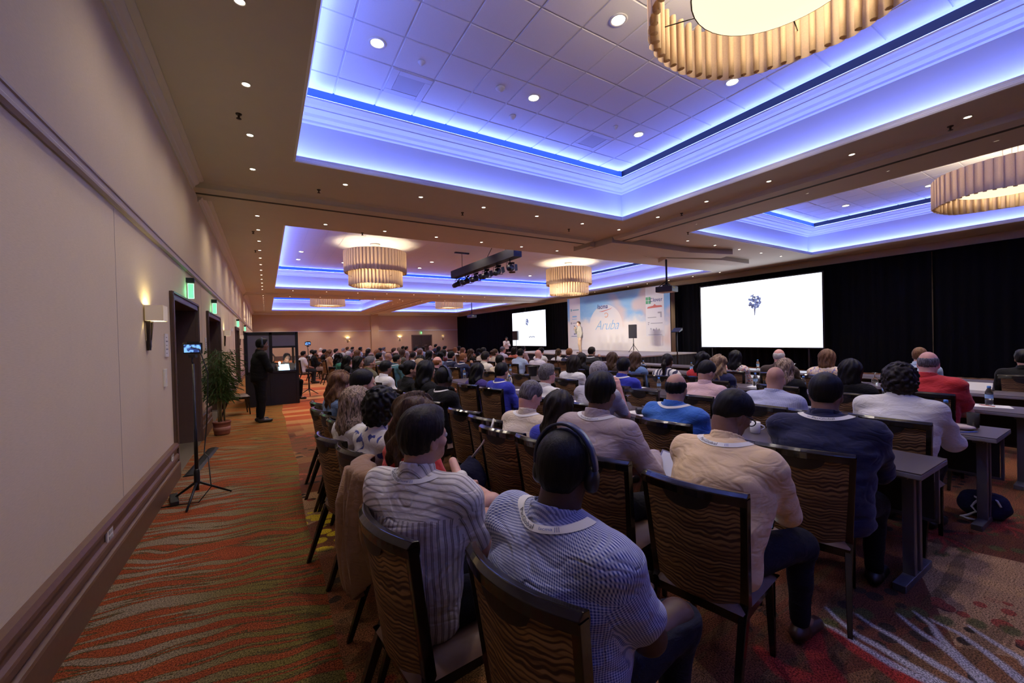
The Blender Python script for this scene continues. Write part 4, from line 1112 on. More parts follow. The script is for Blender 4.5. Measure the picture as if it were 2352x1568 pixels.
def hairvol(kind, f=False, h=.008, seed=0, size=1.0):
    """hair around a head whose centre is the origin, looking along +x"""
    V = Vol((-.22,-.2,-.42 if kind in ('long','wavy','pony') else -.2), (.17,.2,.2), h)
    rs = np.random.RandomState(seed+11)
    def strands(a1, f1, a2=0.0):
        def g(X, Y, Z):
            an = np.arctan2(Y, -X+.02)
            return a1*np.sin(an*f1+3*np.sin(Z*18)+6*np.sin(X*9))+a2*np.sin(an*f1*2.3+Z*30)+a1*.6*np.sin(Z*60+an*9)
        return g
    top = .012*size
    if kind in ('short','fade','buzz','crop'):
        t = {'short':.013,'fade':.012,'buzz':.005,'crop':.009}[kind]
        V.ell((-.010,0,.030), (.100+t,.079+t,.095+t), .02); V.ell((-.035,0,-.02), (.064+t*.6,.068+t*.5,.060), .03)
        if kind == 'short': V.ell((.045,.01,.095), (.055,.055,.034), .03)
        V.warp(strands({'short':.0018,'fade':.0007,'crop':.0007,'buzz':.0003}[kind], 30))
        V.half((.055,0,.030), (1,0,-.55)); V.half((-.05,0,-.072), (.35,0,-1))      # forehead line, nape line
        for q in (1,-1):
            V.ell((.056,q*.088,-.060), (.072,.05,.068), .012, op='s')                # around the ears
            if kind == 'fade': V.ell((-.02,q*.10,-.075), (.09,.05,.055), .02, op='s')
    elif kind == 'fringe':                                                       # bald top, hair at the sides and back
        V.ell((-.012,0,.014), (.105,.086,.088), .02); V.warp(strands(.0015, 24))
        V.ell((.02,0,.085), (.118,.070,.085), .02, op='s'); V.half((.03,0,.0), (1,0,-.3)); V.half((-.05,0,-.07), (.3,0,-1))
        for q in (1,-1): V.ell((.056,q*.088,-.060), (.072,.05,.068), .012, op='s')
    elif kind in ('long','wavy'):
        V.ell((-.012,0,.028), (.114,.094,.108), .03)
        wv = .012 if kind == 'wavy' else .0
        V.cap((-.055,0,.02), (-.085,0,-.16), .088, .078, .04, (0,1,0), 1.12); V.cap((-.085,0,-.16), (-.085,0,-.36), .070, .040, .04, (0,1,0), 1.7)
        for q in (1,-1): V.cap((-.01,q*.075,.0), (-.03,q*.085,-.17), .030, .030, .03)
        V.warp(strands(.004 if kind == 'long' else .006, 16, .0015))
        if kind == 'wavy': V.warp(lambda X,Y,Z: .012*np.sin(Z*34+4*np.sin(Y*20)+X*14))
        V.ell((.07,0,-.055), (.088,.062,.085), .02, op='s'); V.half((.075,0,.05), (1,0,-.6))
    elif kind == 'bob':
        V.ell((-.012,0,.028), (.118,.100,.110), .03); V.cap((-.04,0,.0), (-.05,0,-.12), .092, .092, .04, (0,1,0), 1.12)
        V.warp(strands(.0035, 18, .001)); V.ell((.07,0,-.06), (.09,.062,.09), .02, op='s'); V.half((.075,0,.05), (1,0,-.6)); V.half((0,0,-.145), (0.1,0,-1))
    elif kind == 'curly':
        V.ell((-.018,0,.030), (.128,.112,.122), .03); V.ell((-.05,0,-.05), (.090,.100,.085), .04)
        V.warp(lambda X,Y,Z: .011*(np.sin(X*62+2*np.sin(Y*40))*np.sin(Y*58+2*np.sin(Z*44))*np.sin(Z*60+X*30)+.7*np.sin(X*110)*np.sin(Y*105)*np.sin(Z*100)))
        V.ell((.075,0,-.055), (.085,.060,.088), .02, op='s'); V.half((.08,0,.06), (1,0,-.6))
    elif kind in ('bun','pony'):
        V.ell((-.012,0,.028), (.110,.088,.104), .02); V.ell((-.045,0,-.03), (.066,.072,.055), .03); V.warp(strands(.0022, 26))
        V.half((.06,0,.04), (1,0,-.55)); V.half((-.05,0,-.075), (.35,0,-1))
        for q in (1,-1): V.ell((.056,q*.088,-.060), (.072,.05,.068), .012, op='s')
        if kind == 'bun': V.ell((-.125,0,.035), (.045,.048,.045), .012)
        else:
            V.cap((-.115,0,.0), (-.15,0,-.06), .028, .036, .012); V.cap((-.15,0,-.06), (-.145,0,-.26), .038, .014, .02); V.warp(lambda X,Y,Z: .002*np.sin(Y*160+Z*14)*(X < -.11))
    return V.surf()
# ================================================================== banquet chairs
def chair_fabric():
    n = NT('wavy_stripe_fabric'); P = n.coord(); x, y, z = n.sep(P)
    a = n.noise(n.map(P, (1,1,.8)), 7.0, 2, .5); b = n.noise(n.map(P, (1,1,1), loc=(2,1,5)), 15, 1, .5); w_ = n.noise(n.map(P, (1,.35,1.6), loc=(7,7,1)), 12, 1, .5)
    zz = n.math('ADD', z, n.math('ADD', n.math('MULTIPLY', a, .10), n.math('MULTIPLY', b, .016)))
    s = n.math('SINE', n.math('MULTIPLY', zz, 2*PI/.0195))
    s = n.math('ADD', s, n.math('MULTIPLY', n.math('SUBTRACT', w_, .5), 2.2))
    s2 = n.noise(n.map(P, (1,.5,9), loc=(1,9,4)), 5, 2, .6)
    c = n.mix(n.step(s, -.95, .35), (.032,.015,.008), n.mix(n.step(s2, .35, .65), (.17,.085,.032), (.40,.225,.085)))
    fine = n.noise(P, 420, 2, .6); c = n.mix(n.math('MULTIPLY', fine, .5), c, (.12,.06,.03))
    n.base(c); n.p(Roughness=.62); n.b.inputs['Specular IOR Level'].default_value = .35; n.bump(n.math('ADD', s, fine), .25, .002); return n.m
M_cfab = chair_fabric()
M_cwood = mat('espresso_wood', (.010,.007,.006), .16, noise=.3, nscale=30, coat=.25)
M_cpad = mat('tan_leatherette', (.13,.065,.034), .5, noise=.12, nscale=25)
def chair_parts():
    def B(u, v, off=0.0): return (-.195-.07*v+.055*u*u+off, u*(.198+.027*v), .41+.53*v)
    out = {}
    m = MB(); nu, nv = 13, 7
    def panel(off, v0, v1, uu): return lambda i, j: B(-uu+2*uu*i/(nu-1), v0+(v1-v0)*j/(nv-1), off)
    m.grid(panel(-.018,.02,.95,.965), nu, nv, True, flip=False); out['back_panel'] = (m.mesh('back_panel'), M_cfab)
    m = MB(); f = lambda i, j: tuple(np.array(B(-.94+1.88*i/(nu-1), .06+.88*j/(nv-1), .012))+np.array((.028*math.sin(PI*min(1,max(0,i/(nu-1))))**.4*math.sin(PI*j/(nv-1))**.4,0,0)))
    m.grid(f, nu, nv, True, flip=True); out['back_pad'] = (m.mesh('back_pad'), M_cpad)
    m = MB(); n = 16; vs = []
    for i in range(n+1):
        u = -1.06+2.12*i/n
        for dx, dz in ((-.026,-.030),(-.030,.010),(-.012,.026),(.014,.022),(.018,-.004),(.014,-.030)): x, y, z = B(u, .965, dx); vs.append((x,y,z+dz+.008*(1-u*u)))
    fs = [(i*6+k, i*6+(k+1)%6, (i+1)*6+(k+1)%6, (i+1)*6+k) for i in range(n) for k in range(6)] + [tuple(range(5,-1,-1)), tuple(n*6+k for k in range(6))]
    m.add(vs, fs); out['top_rail'] = (m.mesh('top_rail', .003), M_cwood)
    m = MB(); N = 12; top = []; bot = []
    for i in range(N+1):
        u = -.5+i/N; x, y, z = B(u, .925, -.026); top.append((x,y,z)); d = .062*math.sqrt(max(0,1-(u/.5)**2)); x, y, z = B(u, .925-d/.53, -.024); bot.append((x,y,z))
    m.add(top+bot, [(i, i+1, N+2+i, N+1+i) for i in range(N)]); out['grip_cutout'] = (m.mesh('grip_cutout'), mat('grip_dark', (.012,.007,.005), .5))
    posts = []
    for s in (-1,1):
        m = MB(); P = [Vector((-.315,s*.205,.0)), Vector((-.235,s*.20,.22)), Vector((-.165,s*.198,.40))]+[Vector(B(s*1.0,v,-.004)) for v in (.05,.3,.6,.97)]
        rs = [.011,.015,.018,.018,.017,.016,.016]; vs = []
        for p, r in zip(P, rs):
            for dx, dy in ((-1.25,-1),(1.25,-1),(1.25,1),(-1.25,1)): vs.append((p.x+dx*r,p.y+dy*r,p.z))
        fs = [(i*4+k, i*4+(k+1)%4, (i+1)*4+(k+1)%4, (i+1)*4+k) for i in range(len(P)-1) for k in range(4)]+[(3,2,1,0)]
        m.add(vs, fs); posts.append(m.mesh('rear_leg', .003))
    legs = []
    for s in (-1,1):
        m = MB(); vs = []
        for (x,y,z,r) in ((.235,s*.195,0,.012),(.215,s*.195,.20,.016),(.20,s*.195,.40,.020)):
            for dx, dy in ((-1,-1),(1,-1),(1,1),(-1,1)): vs.append((x+dx*r,y+dy*r,z))
        m.add(vs, [(i*4+k, i*4+(k+1)%4, (i+1)*4+(k+1)%4, (i+1)*4+k) for i in range(2) for k in range(4)]+[(3,2,1,0)]); legs.append(m.mesh('front_leg', .003))
    out['rear_leg'] = (posts, M_cwood); out['front_leg'] = (legs, M_cwood)
    m = MB()
    for a, b in (((-.19,-.2),(.21,-.215)),((-.19,.2),(.21,.215))):
        pass
    m.box((-.19,-.205,.365),(.225,-.185,.41)); m.box((-.19,.185,.365),(.225,.205,.41)); m.box((.205,-.205,.365),(.225,.205,.41)); m.box((-.19,-.205,.365),(-.17,.205,.41)); out['seat_frame'] = (m.mesh('seat_frame'), M_cwood)
    m = MB(); N = 10
    def seat(i, j):
        u = -1+2*i/N; v = -1+2*j/N; e = (1-abs(u)**5)*(1-abs(v)**5)
        return (.02+.225*v, u*(.218+.012*v), .415+.055*e**.35)
    m.grid(seat, N+1, N+1, True); m.add([seat(0,0),seat(N,0),seat(N,N),seat(0,N)], [(3,2,1,0)]); out['seat'] = (m.mesh('seat'), M_cpad)
    return out
CH = chair_parts()
N_CHAIR = [0]
def chair(x, y, rz, label, group=None):
    o = empty('banquet_chair', (x,y,0), rz, label, 'chair', group)
    for nm in ('seat','seat_frame','back_panel','back_pad','top_rail','grip_cutout'): obj(nm, CH[nm][0], CH[nm][1], o)
    for nm in ('rear_leg','front_leg'):
        for me in CH[nm][0]: obj(nm, me, CH[nm][1], o)
    return o

# ================================================================== seminar tables
M_ttop = mat('grey_laminate', (.085,.070,.075), .32, noise=.18, nscale=120)
M_tedge = mat('grey_table_edge', (.23,.215,.22), .4)
M_tleg = mat('grey_powder_coat', (.13,.125,.14), .38, .4)
M_tpanel = mat('black_modesty_panel', (.02,.02,.022), .5)
def table(x0, y0, L, label):
    """long side along y, the side towards the seats at x0"""
    o = empty('seminar_table', (x0+.265, y0+L/2, 0), 0, label, 'table', 'grey folding seminar tables'); h = L/2
    MB().box((-.263,-h+.002,.745),(.263,h-.002,.752)).build('table_top', M_ttop, o)
    MB().box((-.265,-h,.712),(.265,h,.746)).build('edge_band', M_tedge, o, .006)
    for s in (-1,1):
        l = MB(); yy = s*(h-.11)
        l.box((-.075,yy-.03,.03),(-.03,yy+.03,.712)); l.box((.03,yy-.03,.03),(.075,yy+.03,.712)); l.box((-.012,yy-.02,.08),(.012,yy+.02,.70))
        l.box((-.26,yy-.032,.0),(.26,yy+.032,.045)); l.box((-.2,yy-.03,.685),(.2,yy+.03,.712)); l.build('leg', M_tleg, o, .004)
    p = MB(); p.box((.235,-h+.06,.33),(.25,h+.005,.66)); pn = p.build('modesty_panel', M_tpanel, o)
    f = MB(); a, b_ = -h+.05, h+.012
    f.box((.23,-h+.04,.315),(.256,h-.0,.335)); f.box((.23,-h+.04,.655),(.256,h-.0,.675)); f.box((.23,-h+.035,.315),(.256,-h+.055,.675)); f.box((.23,h-.01,.315),(.256,h+.01,.675)); f.build('panel_frame', M_tleg, pn, .003)
    return o
TROW = [3.27, 4.75, 6.25, 7.75, 9.25]
names = ['first','second','third','fourth','fifth','sixth']
for r, x0 in enumerate(TROW):
    y = .70+.07*(r == 0) if r < 2 else -1.15
    k = 0
    while y < (8.0 if r < 4 else 9.5):
        table(x0, y, 1.81, 'grey seminar table in the %s table row, %s from the right end' % (names[r], ORD[k].replace('nearest','first'))); y += 1.83; k += 1

# ---- things on the tables
def pet_material():
    n = NT('clear_plastic'); n.base((.86,.92,.97)); n.p(Roughness=.06, Transmission_Weight=.92, IOR=1.25); return n.m
M_pet = pet_material()
M_glass = NT('clear_glass'); M_glass.base((.97,.98,1)); M_glass.p(Roughness=.02, Transmission_Weight=.95, IOR=1.3); M_glass = M_glass.m
BOT = MB().lathe([(.0,.0),(.028,.0),(.031,.008),(.031,.05),(.029,.055),(.031,.06),(.031,.135),(.028,.15),(.016,.178),(.0125,.185),(.0125,.192)], 18).mesh('bottle_body'); BOT.materials.append(M_pet)
CAP = MB().lathe([(.0155,.186),(.0155,.207),(.013,.210),(0,.210)], 14).mesh('cap'); CAP.materials.append(mat('cap_blue', (.10,.30,.75), .4))
LAB = MB().lathe([(.0316,.075),(.0316,.118)], 18, cap=False).mesh('bottle_label'); LAB.materials.append(mat('label_blue', (.30,.50,.82), .5))
def on_table(x):
    r = min(TROW, key=lambda t: abs(t+.265-x)); return min(max(x, r+.07), r+.46)
def bottle(x, y, where):
    x = on_table(x)
    o = empty('water_bottle', (x,y,.752), 0, 'blue-capped water bottle %s' % where, 'bottle', 'water bottles on the tables')
    obj('bottle_body', BOT, None, o); obj('cap', CAP, None, o); obj('bottle_label', LAB, None, o)
GIN = MB().lathe([(.038,.0),(.044,.03),(.040,.065),(.022,.092),(.006,.105),(.005,.150),(.008,.158),(.036,.166),(.036,.169),(.0,.171)], 18, cap=False).mesh('goblet_bowl'); GIN.materials.append(M_glass)
GUP = MB().lathe([(0,0),(.036,.0),(.036,.003),(.008,.010),(.005,.02),(.006,.065),(.022,.080),(.040,.108),(.043,.14),(.038,.171)], 18, cap=False).mesh('goblet_bowl'); GUP.materials.append(M_glass)
def goblet(x, y, where, up=False):
    x = on_table(x)
    o = obj('water_goblet', GUP if up else GIN, None, None, (x,y,.752)); tag(o, ('upright stemmed glass goblet ' if up else 'upturned stemmed glass goblet ')+where, 'glass', 'stemmed glasses on the tables')
M_paper = mat('white_paper', (.80,.80,.82), .7)
M_ink = mat('dark_ink', (.08,.08,.12), .6)
def paper(x, y, rz, where, pen=None):
    x = min(max(on_table(x), on_table(x)), 99)
    o = obj('note_paper', MB().box((-.105,-.15,0),(.105,.15,.002)).mesh('note_paper'), M_paper, None, (x,y,.7525), (0,0,rz)); tag(o, 'white note paper '+where, 'paper')
    if pen:
        p = obj('pen', MB().tube([(-.07,0,.006),(.05,.0,.006),(.07,0,.006)], [.004,.004,.0015], 6).mesh('pen'), mat('pen_'+pen, {'red':(.5,.06,.05),'blue':(.05,.12,.6)}[pen], .4), None, (x-.02,y+.02,.7545), (0,0,rz+.8)); tag(p, pen+' pen lying on the white paper '+where, 'pen')
for (x, y, wh) in ((5.20,1.06,'at the right end of the second table row'),(3.60,1.10,'beside the man in the navy sweater'),(7.0,1.04,'on the third row table right of the man in red'),(8.15,2.66,'behind the dark haired woman on the fourth row'),(5.06,4.05,'right of the man in royal blue polo'),
                   (5.0,3.72,'left of the man with the bald spot'),(6.62,3.45,'in front of the blond woman in navy'),(6.55,3.15,'at the papers right of the blond woman'),(8.1,5.6,'before the denim jacket woman'),(9.75,5.0,'on the far row left of the bald man in brown'),(9.6,4.5,'held on the far table by the bald man in brown'),(6.55,2.75,'at the bald plaid man\'s far right'),
                   (8.05,6.9,'standing alone left of the zebra top woman'),(6.7,1.9,'on the third row behind the white shirt man\'s head'),(7.95,1.95,'left of the light blue shirt man'),(5.1,7.0,'beside the black ice bucket'),(3.62,6.05,'left of the bald beige shirt man'),(5.0,8.3,'between dark haired people in the second row'),(3.65,7.55,'on the table left of the long black haired woman'),(3.7,8.1,'by the headphone man in black'),(9.7,3.4,'far row behind the gray blond woman'),(9.55,6.1,'far row beside the long brown haired woman')):
    bottle(x, y, wh)
for (x, y, wh, up) in ((6.9,1.28,'on the third row right of the man in red',0),(6.75,2.15,'left of the white shirt headphone man',0),(8.1,4.4,'on the fourth row by the floral woman',0),(9.5,4.15,'on the far row beside the bald man\'s bottle',0),(5.15,2.95,'before the black haired man in cream',1),(3.55,3.28,'by the camera on the first table row',0),(6.6,2.45,'behind the plaid man\'s hand',0),(6.45,2.28,'nearest the navy sweater man\'s ear',0),(8.05,3.0,'before the brown bob woman',0),(5.1,3.85,'beside the bottle near the royal blue polo',0),(3.5,5.85,'next to the bottle by the bald beige man',0),(8.2,2.45,'on the fourth row beside the dark hair woman',0)):
    goblet(x, y, wh, bool(up))
paper(6.62,1.02,.3,'on the right of the third table row','red'); paper(6.5,2.15,-.2,'left of the white shirt headphone man'); paper(6.55,3.35,.1,'before the blond woman in navy','red'); paper(8.1,4.0,.2,'on the fourth row by the floral woman')
paper(3.45,4.05,.4,'before the gray t-shirt man'); paper(3.6,5.55,.2,'beside the bald beige shirt man'); paper(5.15,4.6,.1,'at the right of the royal blue polo man'); paper(3.5,3.05,-.2,'under the black camera','red'); paper(5.0,7.55,.2,'on the table by the ice bucket'); paper(8.0,5.2,.1,'near the denim jacket woman'); paper(4.98,3.45,.3,'near the man with the bald spot','red')
mug = empty('coffee_mug', (3.55,1.86,.752), -.9, 'white coffee mug beside the cream shirt man', 'mug')
MB().lathe([(.0,.004),(.034,.0),(.038,.006),(.041,.095),(.038,.095),(.035,.01),(0,.008)], 22).build('mug_body', mat('white_china', (.80,.80,.82), .25), mug)
MB().tube([(.038+.032*math.sin(PI*i/8),0,.075-.05*i/8) for i in range(9)], .006, 8).build('handle', mat('white_china', (.80,.80,.82), .25), mug)
tm = obj('glass_tumbler', MB().lathe([(0,.006),(.034,.0),(.036,.004),(.040,.13),(.0375,.13),(.033,.012),(0,.012)], 20).mesh('glass_tumbler'), M_glass, None, (5.10,.88,.752)); tag(tm, 'empty straight glass tumbler near the end of the second table row', 'glass')
nm = empty('name_card', (8.2,1.40,.752), 1.45, 'white folded name card on the far right table', 'card')
MB().add([(-.17,-.05,0),(.17,-.05,0),(.17,0,.105),(-.17,0,.105),(-.17,.05,0),(.17,.05,0)], [(0,1,2,3),(3,2,5,4)]).build('card', M_paper, nm)
MB().add([(-.10,-.035,.030),(.08,-.035,.030),(.08,-.030,.040),(-.10,-.030,.040),(-.12,-.022,.055),(.04,-.022,.055),(.04,-.018,.063),(-.12,-.018,.063)], [(0,1,2,3),(4,5,6,7)]).build('small_print', mat('card_print', (.45,.45,.5), .7), nm)
bk = empty('ice_bucket', (5.05,7.42,.752), 0, 'black tapered ice bucket standing on the second table row', 'bucket')
MB().lathe([(0,0),(.085,0),(.088,.01),(.115,.215),(.118,.22),(.108,.22),(.082,.02),(0,.02)], 22).build('bucket_body', mat('bucket_black', (.012,.012,.014), .35), bk)
cm = empty('camera', (3.50,2.98,.752), 2.6, 'small black camera lying on the first table row', 'camera')
MB().box((-.03,-.065,0),(.03,.065,.08)).build('camera_body', M_black, cm, .008); MB().lathe([(.032,0),(.034,.03),(.034,.08),(.030,.085),(0,.08)], 16).build('lens', M_black, cm, rot=(0,PI/2,0), loc=(.02,0,.04))
nap = obj('folded_pouch', MB().ball((0,0,.02),(.055,.09,.022)).mesh('folded_pouch'), mat('pouch_beige', (.55,.45,.40), .7), None, (4.98,.93,.752)); tag(nap, 'soft beige pouch on the second table row by the tumbler', 'pouch')
pn = obj('pen', MB().tube([(-.07,0,.006),(.05,.0,.006),(.07,0,.006)], [.004,.004,.0015], 6).mesh('pen'), mat('pen_blue', (.05,.12,.6), .4), None, (4.86,.86,.752), (0,0,-.6)); tag(pn, 'blue pen at the table edge beside the beige pouch', 'pen')
tp_ = obj('phone', MB().box((-.04,-.075,0),(.04,.075,.008)).mesh('phone', .002), M_black, None, (5.0,4.28,.752), (0,0,.5)); tag(tp_, 'black phone lying on the second table row', 'phone')
# ================================================================== people
def skin_material(name, col):
    n = NT(name); f = n.noise(n.coord(), 35, 3, .6); n.base(n.mix(f, [c*.82 for c in col], [min(1,c*1.08) for c in col])); n.p(Roughness=.5); n.b.inputs['Specular IOR Level'].default_value = .4
    n.p(Subsurface_Weight=.06, Subsurface_Scale=.02); return n.m
SKIN = {k: skin_material('skin_'+k, c) for k, c in {'fair':(.62,.36,.27),'pink':(.66,.34,.27),'tan':(.47,.25,.165),'olive':(.40,.22,.14),'brown':(.21,.105,.065),'dark':(.075,.036,.024)}.items()}
def hair_material(name, c0, c1):
    n = NT(name); f = n.noise(n.map(n.coord(), (90,90,9)), 1.6, 3, .65); n.base(n.mix(n.step(f,.35,.68), c0, c1)); n.p(Roughness=.5, Anisotropic=.4); n.b.inputs['Specular IOR Level'].default_value = .22; n.bump(f, .5, .004); return n.m
HAIR = {k: hair_material('hair_'+k, a, b) for k, (a, b) in {'black':((.003,.003,.003),(.008,.007,.007)),'dark':((.007,.005,.004),(.022,.015,.011)),'brown':((.035,.018,.010),(.11,.06,.03)),'chestnut':((.07,.03,.014),(.20,.10,.045)),
  'blond':((.13,.075,.035),(.42,.29,.17)),'ginger':((.13,.045,.018),(.32,.13,.05)),'grey':((.16,.14,.14),(.42,.40,.41)),'dkgrey':((.045,.04,.042),(.20,.19,.195)),'white':((.45,.43,.42),(.72,.70,.68)),'streaked':((.030,.018,.012),(.50,.36,.24))}.items()}
def cloth(name, col, var=.1, weave=420, rough=.85, heather=0.0, sheen=.15):
    if max(col) < .05: sheen = .02
    key = 'cloth_'+name
    if key in _MC: return _MC[key]
    n = NT(key); f = n.noise(n.coord(), weave, 2, .6); g = n.noise(n.coord(), 18, 3, .55)
    c = n.mix(n.math('ADD', n.math('MULTIPLY', f, .5+heather), n.math('MULTIPLY', g, .5)), [k*(1-var-heather) for k in col], [min(.9, k*(1+var+heather)) for k in col])
    n.base(c); n.p(Roughness=rough, Sheen_Weight=sheen); n.b.inputs['Specular IOR Level'].default_value = .2
    h = n.math('ADD', n.math('MULTIPLY', n.noise(n.map(n.coord(), (1,1,2.2)), 9, 3, .55, 1.2), 1.0), n.math('MULTIPLY', f, .06)); n.bump(h, .55, .02)
    _MC[key] = n.m; return n.m
def print_cloth(name, base, cols, kind, scale):
    key = 'cloth_'+name
    if key in _MC: return _MC[key]
    n = NT(key); P = n.coord(); d = n.noise(P, 6, 2, .5, out='Color')
    if kind == 'blobs':
        c = base
        for i, col in enumerate(cols):
            v = n.noise(n.map(P, loc=(i*3.1, i*1.7, i*5.3)), scale*(1+.25*i), 2, .5, .8); c = n.mix(n.step(v, .57, .60), c, col)
    elif kind == 'zebra':
        v = n.wave(n.map(P, (1,1,.6)), scale, 9, 2, 1.2, 'Y'); c = n.mix(n.step(v, .48, .54), base, cols[0])
    elif kind == 'check':
        x, y, z = n.sep(P); k = 2*PI*scale
        a = n.step(n.math('SINE', n.math('MULTIPLY', y, k)), -.3, .6); b = n.step(n.math('SINE', n.math('MULTIPLY', z, k)), -.3, .6)
        c = n.mix(n.math('MULTIPLY', n.math('ADD', a, b), .5), base, cols[0])
    n.base(c); n.p(Roughness=.85, Sheen_Weight=.1); n.bump(n.noise(P, 9, 3, .55, 1.2), .5, .02)
    _MC[key] = n.m; return n.m
C = {'white':(.78,.78,.82),'offwhite':(.70,.66,.60),'cream':(.66,.56,.44),'lilac':(.62,.58,.70),'ltblue':(.36,.46,.68),'royal':(.035,.045,.38),'navy':(.018,.022,.07),'black':(.007,.007,.008),'teal':(.06,.17,.22),'denim':(.12,.20,.36),
     'red':(.50,.03,.03),'orange':(.60,.16,.05),'pink':(.70,.48,.48),'tanjacket':(.48,.30,.15),'olive':(.12,.11,.06),'green':(.03,.17,.10),'purple':(.05,.03,.15),'grey':(.36,.35,.40),'dkbrown':(.05,.032,.025),'charcoal':(.03,.03,.034),'khaki':(.42,.30,.20),'blue':(.05,.17,.55),'maroon':(.12,.02,.03),'ink':(.009,.010,.018),'greige':(.30,.28,.24),'ltgrey':(.50,.50,.53)}
def shirtmat(s):
    if s == 'zebra': return print_cloth('zebra', (.75,.74,.72), [(.03,.03,.07)], 'zebra', 4)
    if s == 'floral': return print_cloth('floral', (.68,.62,.56), [(.55,.16,.10),(.10,.12,.30),(.55,.20,.14)], 'blobs', 26)
    if s == 'floralwarm': return print_cloth('floralwarm', (.72,.58,.44), [(.72,.36,.16),(.20,.16,.42),(.70,.62,.55)], 'blobs', 22)
    if s == 'orangeprint': return print_cloth('orangeprint', (.62,.12,.05), [(.75,.45,.25),(.1,.05,.04)], 'blobs', 24)
    if s == 'plaid': return print_cloth('plaid', (.50,.54,.74), [(.36,.40,.66)], 'check', 70)
    if s == 'bluewhite': return print_cloth('bluewhite', (.74,.73,.74), [(.04,.06,.30)], 'blobs', 13)
    return cloth(s, C[s], heather=.25 if s in ('denim','grey') else 0)
ARCH = {}
def arch(key):
    if key in ARCH: return ARCH[key]
    a, lod = key; h = {0:.0115,1:.016,2:.024}[lod]
    kw = dict(U=dict(lean=-.05, arms='lap', head=(.12,.02)), R=dict(lean=-.03, arms='fold', head=(-.25,.0)), L=dict(lean=.16, arms='table', head=(.2,.05)), D=dict(lean=.20, arms='table', head=(-.25,.50)), C=dict(lean=.12, arms=(((.18,.07,-.24),(.36,-.06,-.24)),((.22,.02,-.22),(.24,-.07,.05))), head=(-.1,.05)))[a[1]]
    kw = dict(kw); 
    if a[0] == 'F': kw['female'] = True; kw['tl'] = .475
    if a[0] == 'H': kw['girth'] = 1.17; kw['sh'] = .205
    p = Pose(**kw); hands = (0,1) if lod == 0 else ()
    B = p.body(h, .0085 if lod < 2 else .014, hands)
    d = {'pose': p, 'top': float(B[0][:,2].max()), 'body': np_mesh('body', *B)}
    def shade(pf, nm): return np_mesh(nm, *pf)
    for sl in ('long','short'): d[sl] = shade(p.shirt(h*.95, sl, seed=len(ARCH)+2, folds=.003 if lod < 2 else .002, collar=lod < 2), 'shirt')
    d['trousers'] = shade(p.trousers(h*1.1), 'trousers'); d['shoe'] = [shade(p.shoe(i, .012 if lod == 0 else .018), 'shoe') for i in (0,1)]
    ARCH[key] = d; return d
HV = {}
def hairmesh(kind, lod=0, size=1.0, seed=0):
    k = (kind, lod, size, seed)
    if k not in HV: HV[k] = np_mesh('hair', *hairvol(kind, h={0:.007,1:.0085,2:.013}[lod], size=size, seed=seed))
    return HV[k]
EYE = MB().ball((0,0,0), .0125, 8, 5).mesh('eye')
def eyes(o, ML):
    for q in (1,-1): e = obj('eye', EYE, M_eye, o); e.matrix_local = ML @ Matrix.Translation((.088,q*.032,-.003))
M_eye = mat('eye_white', (.6,.58,.55), .25)
def bvh_of(me):
    V = np.empty(len(me.vertices)*3, np.float32); me.vertices.foreach_get('co', V); li = np.empty(len(me.loops), np.int32); me.loops.foreach_get('vertex_index', li)
    return BVHTree.FromPolygons(V.reshape(-1,3).tolist(), li.reshape(-1,4).tolist())
def lanyard_ribbon(p, me, w_=.032, e0=.74, N=26):
    """flat white ribbon lying on the shirt round the back of the neck"""
    T = bvh_of(me); c = Vector(p.nb)+Vector((.0,0,-.05)); b = MB(); cache = {}
    def P(i, j):
        if (i, j) in cache: return cache[(i, j)]
        a = PI*.46+PI*1.08*i/N; q = abs(i/N-.5)*2; e = e0+.10*q-j*w_/.135
        d = Vector((math.cos(a), math.sin(a), e)).normalized(); h = T.ray_cast(c+d*.5, -d)[0]
        r = (h if h is not None else c+d*.11)+d*.0035; cache[(i, j)] = tuple(r); return tuple(r)
    b.grid(P, N+1, 4, True) if False else None
    vs = [P(i, j/3) for j in range(4) for i in range(N+1)]; fs = [(j*(N+1)+i, j*(N+1)+i+1, (j+1)*(N+1)+i+1, (j+1)*(N+1)+i) for j in range(3) for i in range(N)]
    b.add(vs, fs, True); return b, P, T, c, N
def headphones(p, parent, col=None, s=1.0):
    c = p.hc; R = p.R
    def T(q): return tuple(c+R@(np.array(q)*s))
    m = MB(); N = 18
    path = [T((-.005-.012*math.sin(PI*i/N), .104*math.cos(PI*i/N), .008+.138*math.sin(PI*i/N))) for i in range(N+1)]
    vs = []; 
    for i in range(N+1):
        t = PI*i/N; q = np.array((-.005-.012*math.sin(t), .104*math.cos(t), .008+.138*math.sin(t))); n = np.array((0, math.cos(t), math.sin(t)))
        for dx, dn in ((-.016,-.004),(.016,-.004),(.016,.005),(-.016,.005)): vs.append(T(q+np.array((dx,0,0))+n*dn))
    m.add(vs, [(i*4+k, i*4+(k+1)%4, (i+1)*4+(k+1)%4, (i+1)*4+k) for i in range(N) for k in range(4)], True)
    h = m.build('headphones', mat('headphone_band', (.03,.04,.085), .32), parent)
    for q in (1,-1):
        e = MB(); bb = MB().lathe([(0,-.016),(.030,-.016),(.036,-.008),(.036,.006),(.030,.016),(0,.018)], 18)
        e.add([T((-.004+v[0]*.85, q*(.092+v[2]), -.022+v[1]*1.1)) for v in bb.v], bb.f, True); e.build('ear_cup', M_black, h)
    return h
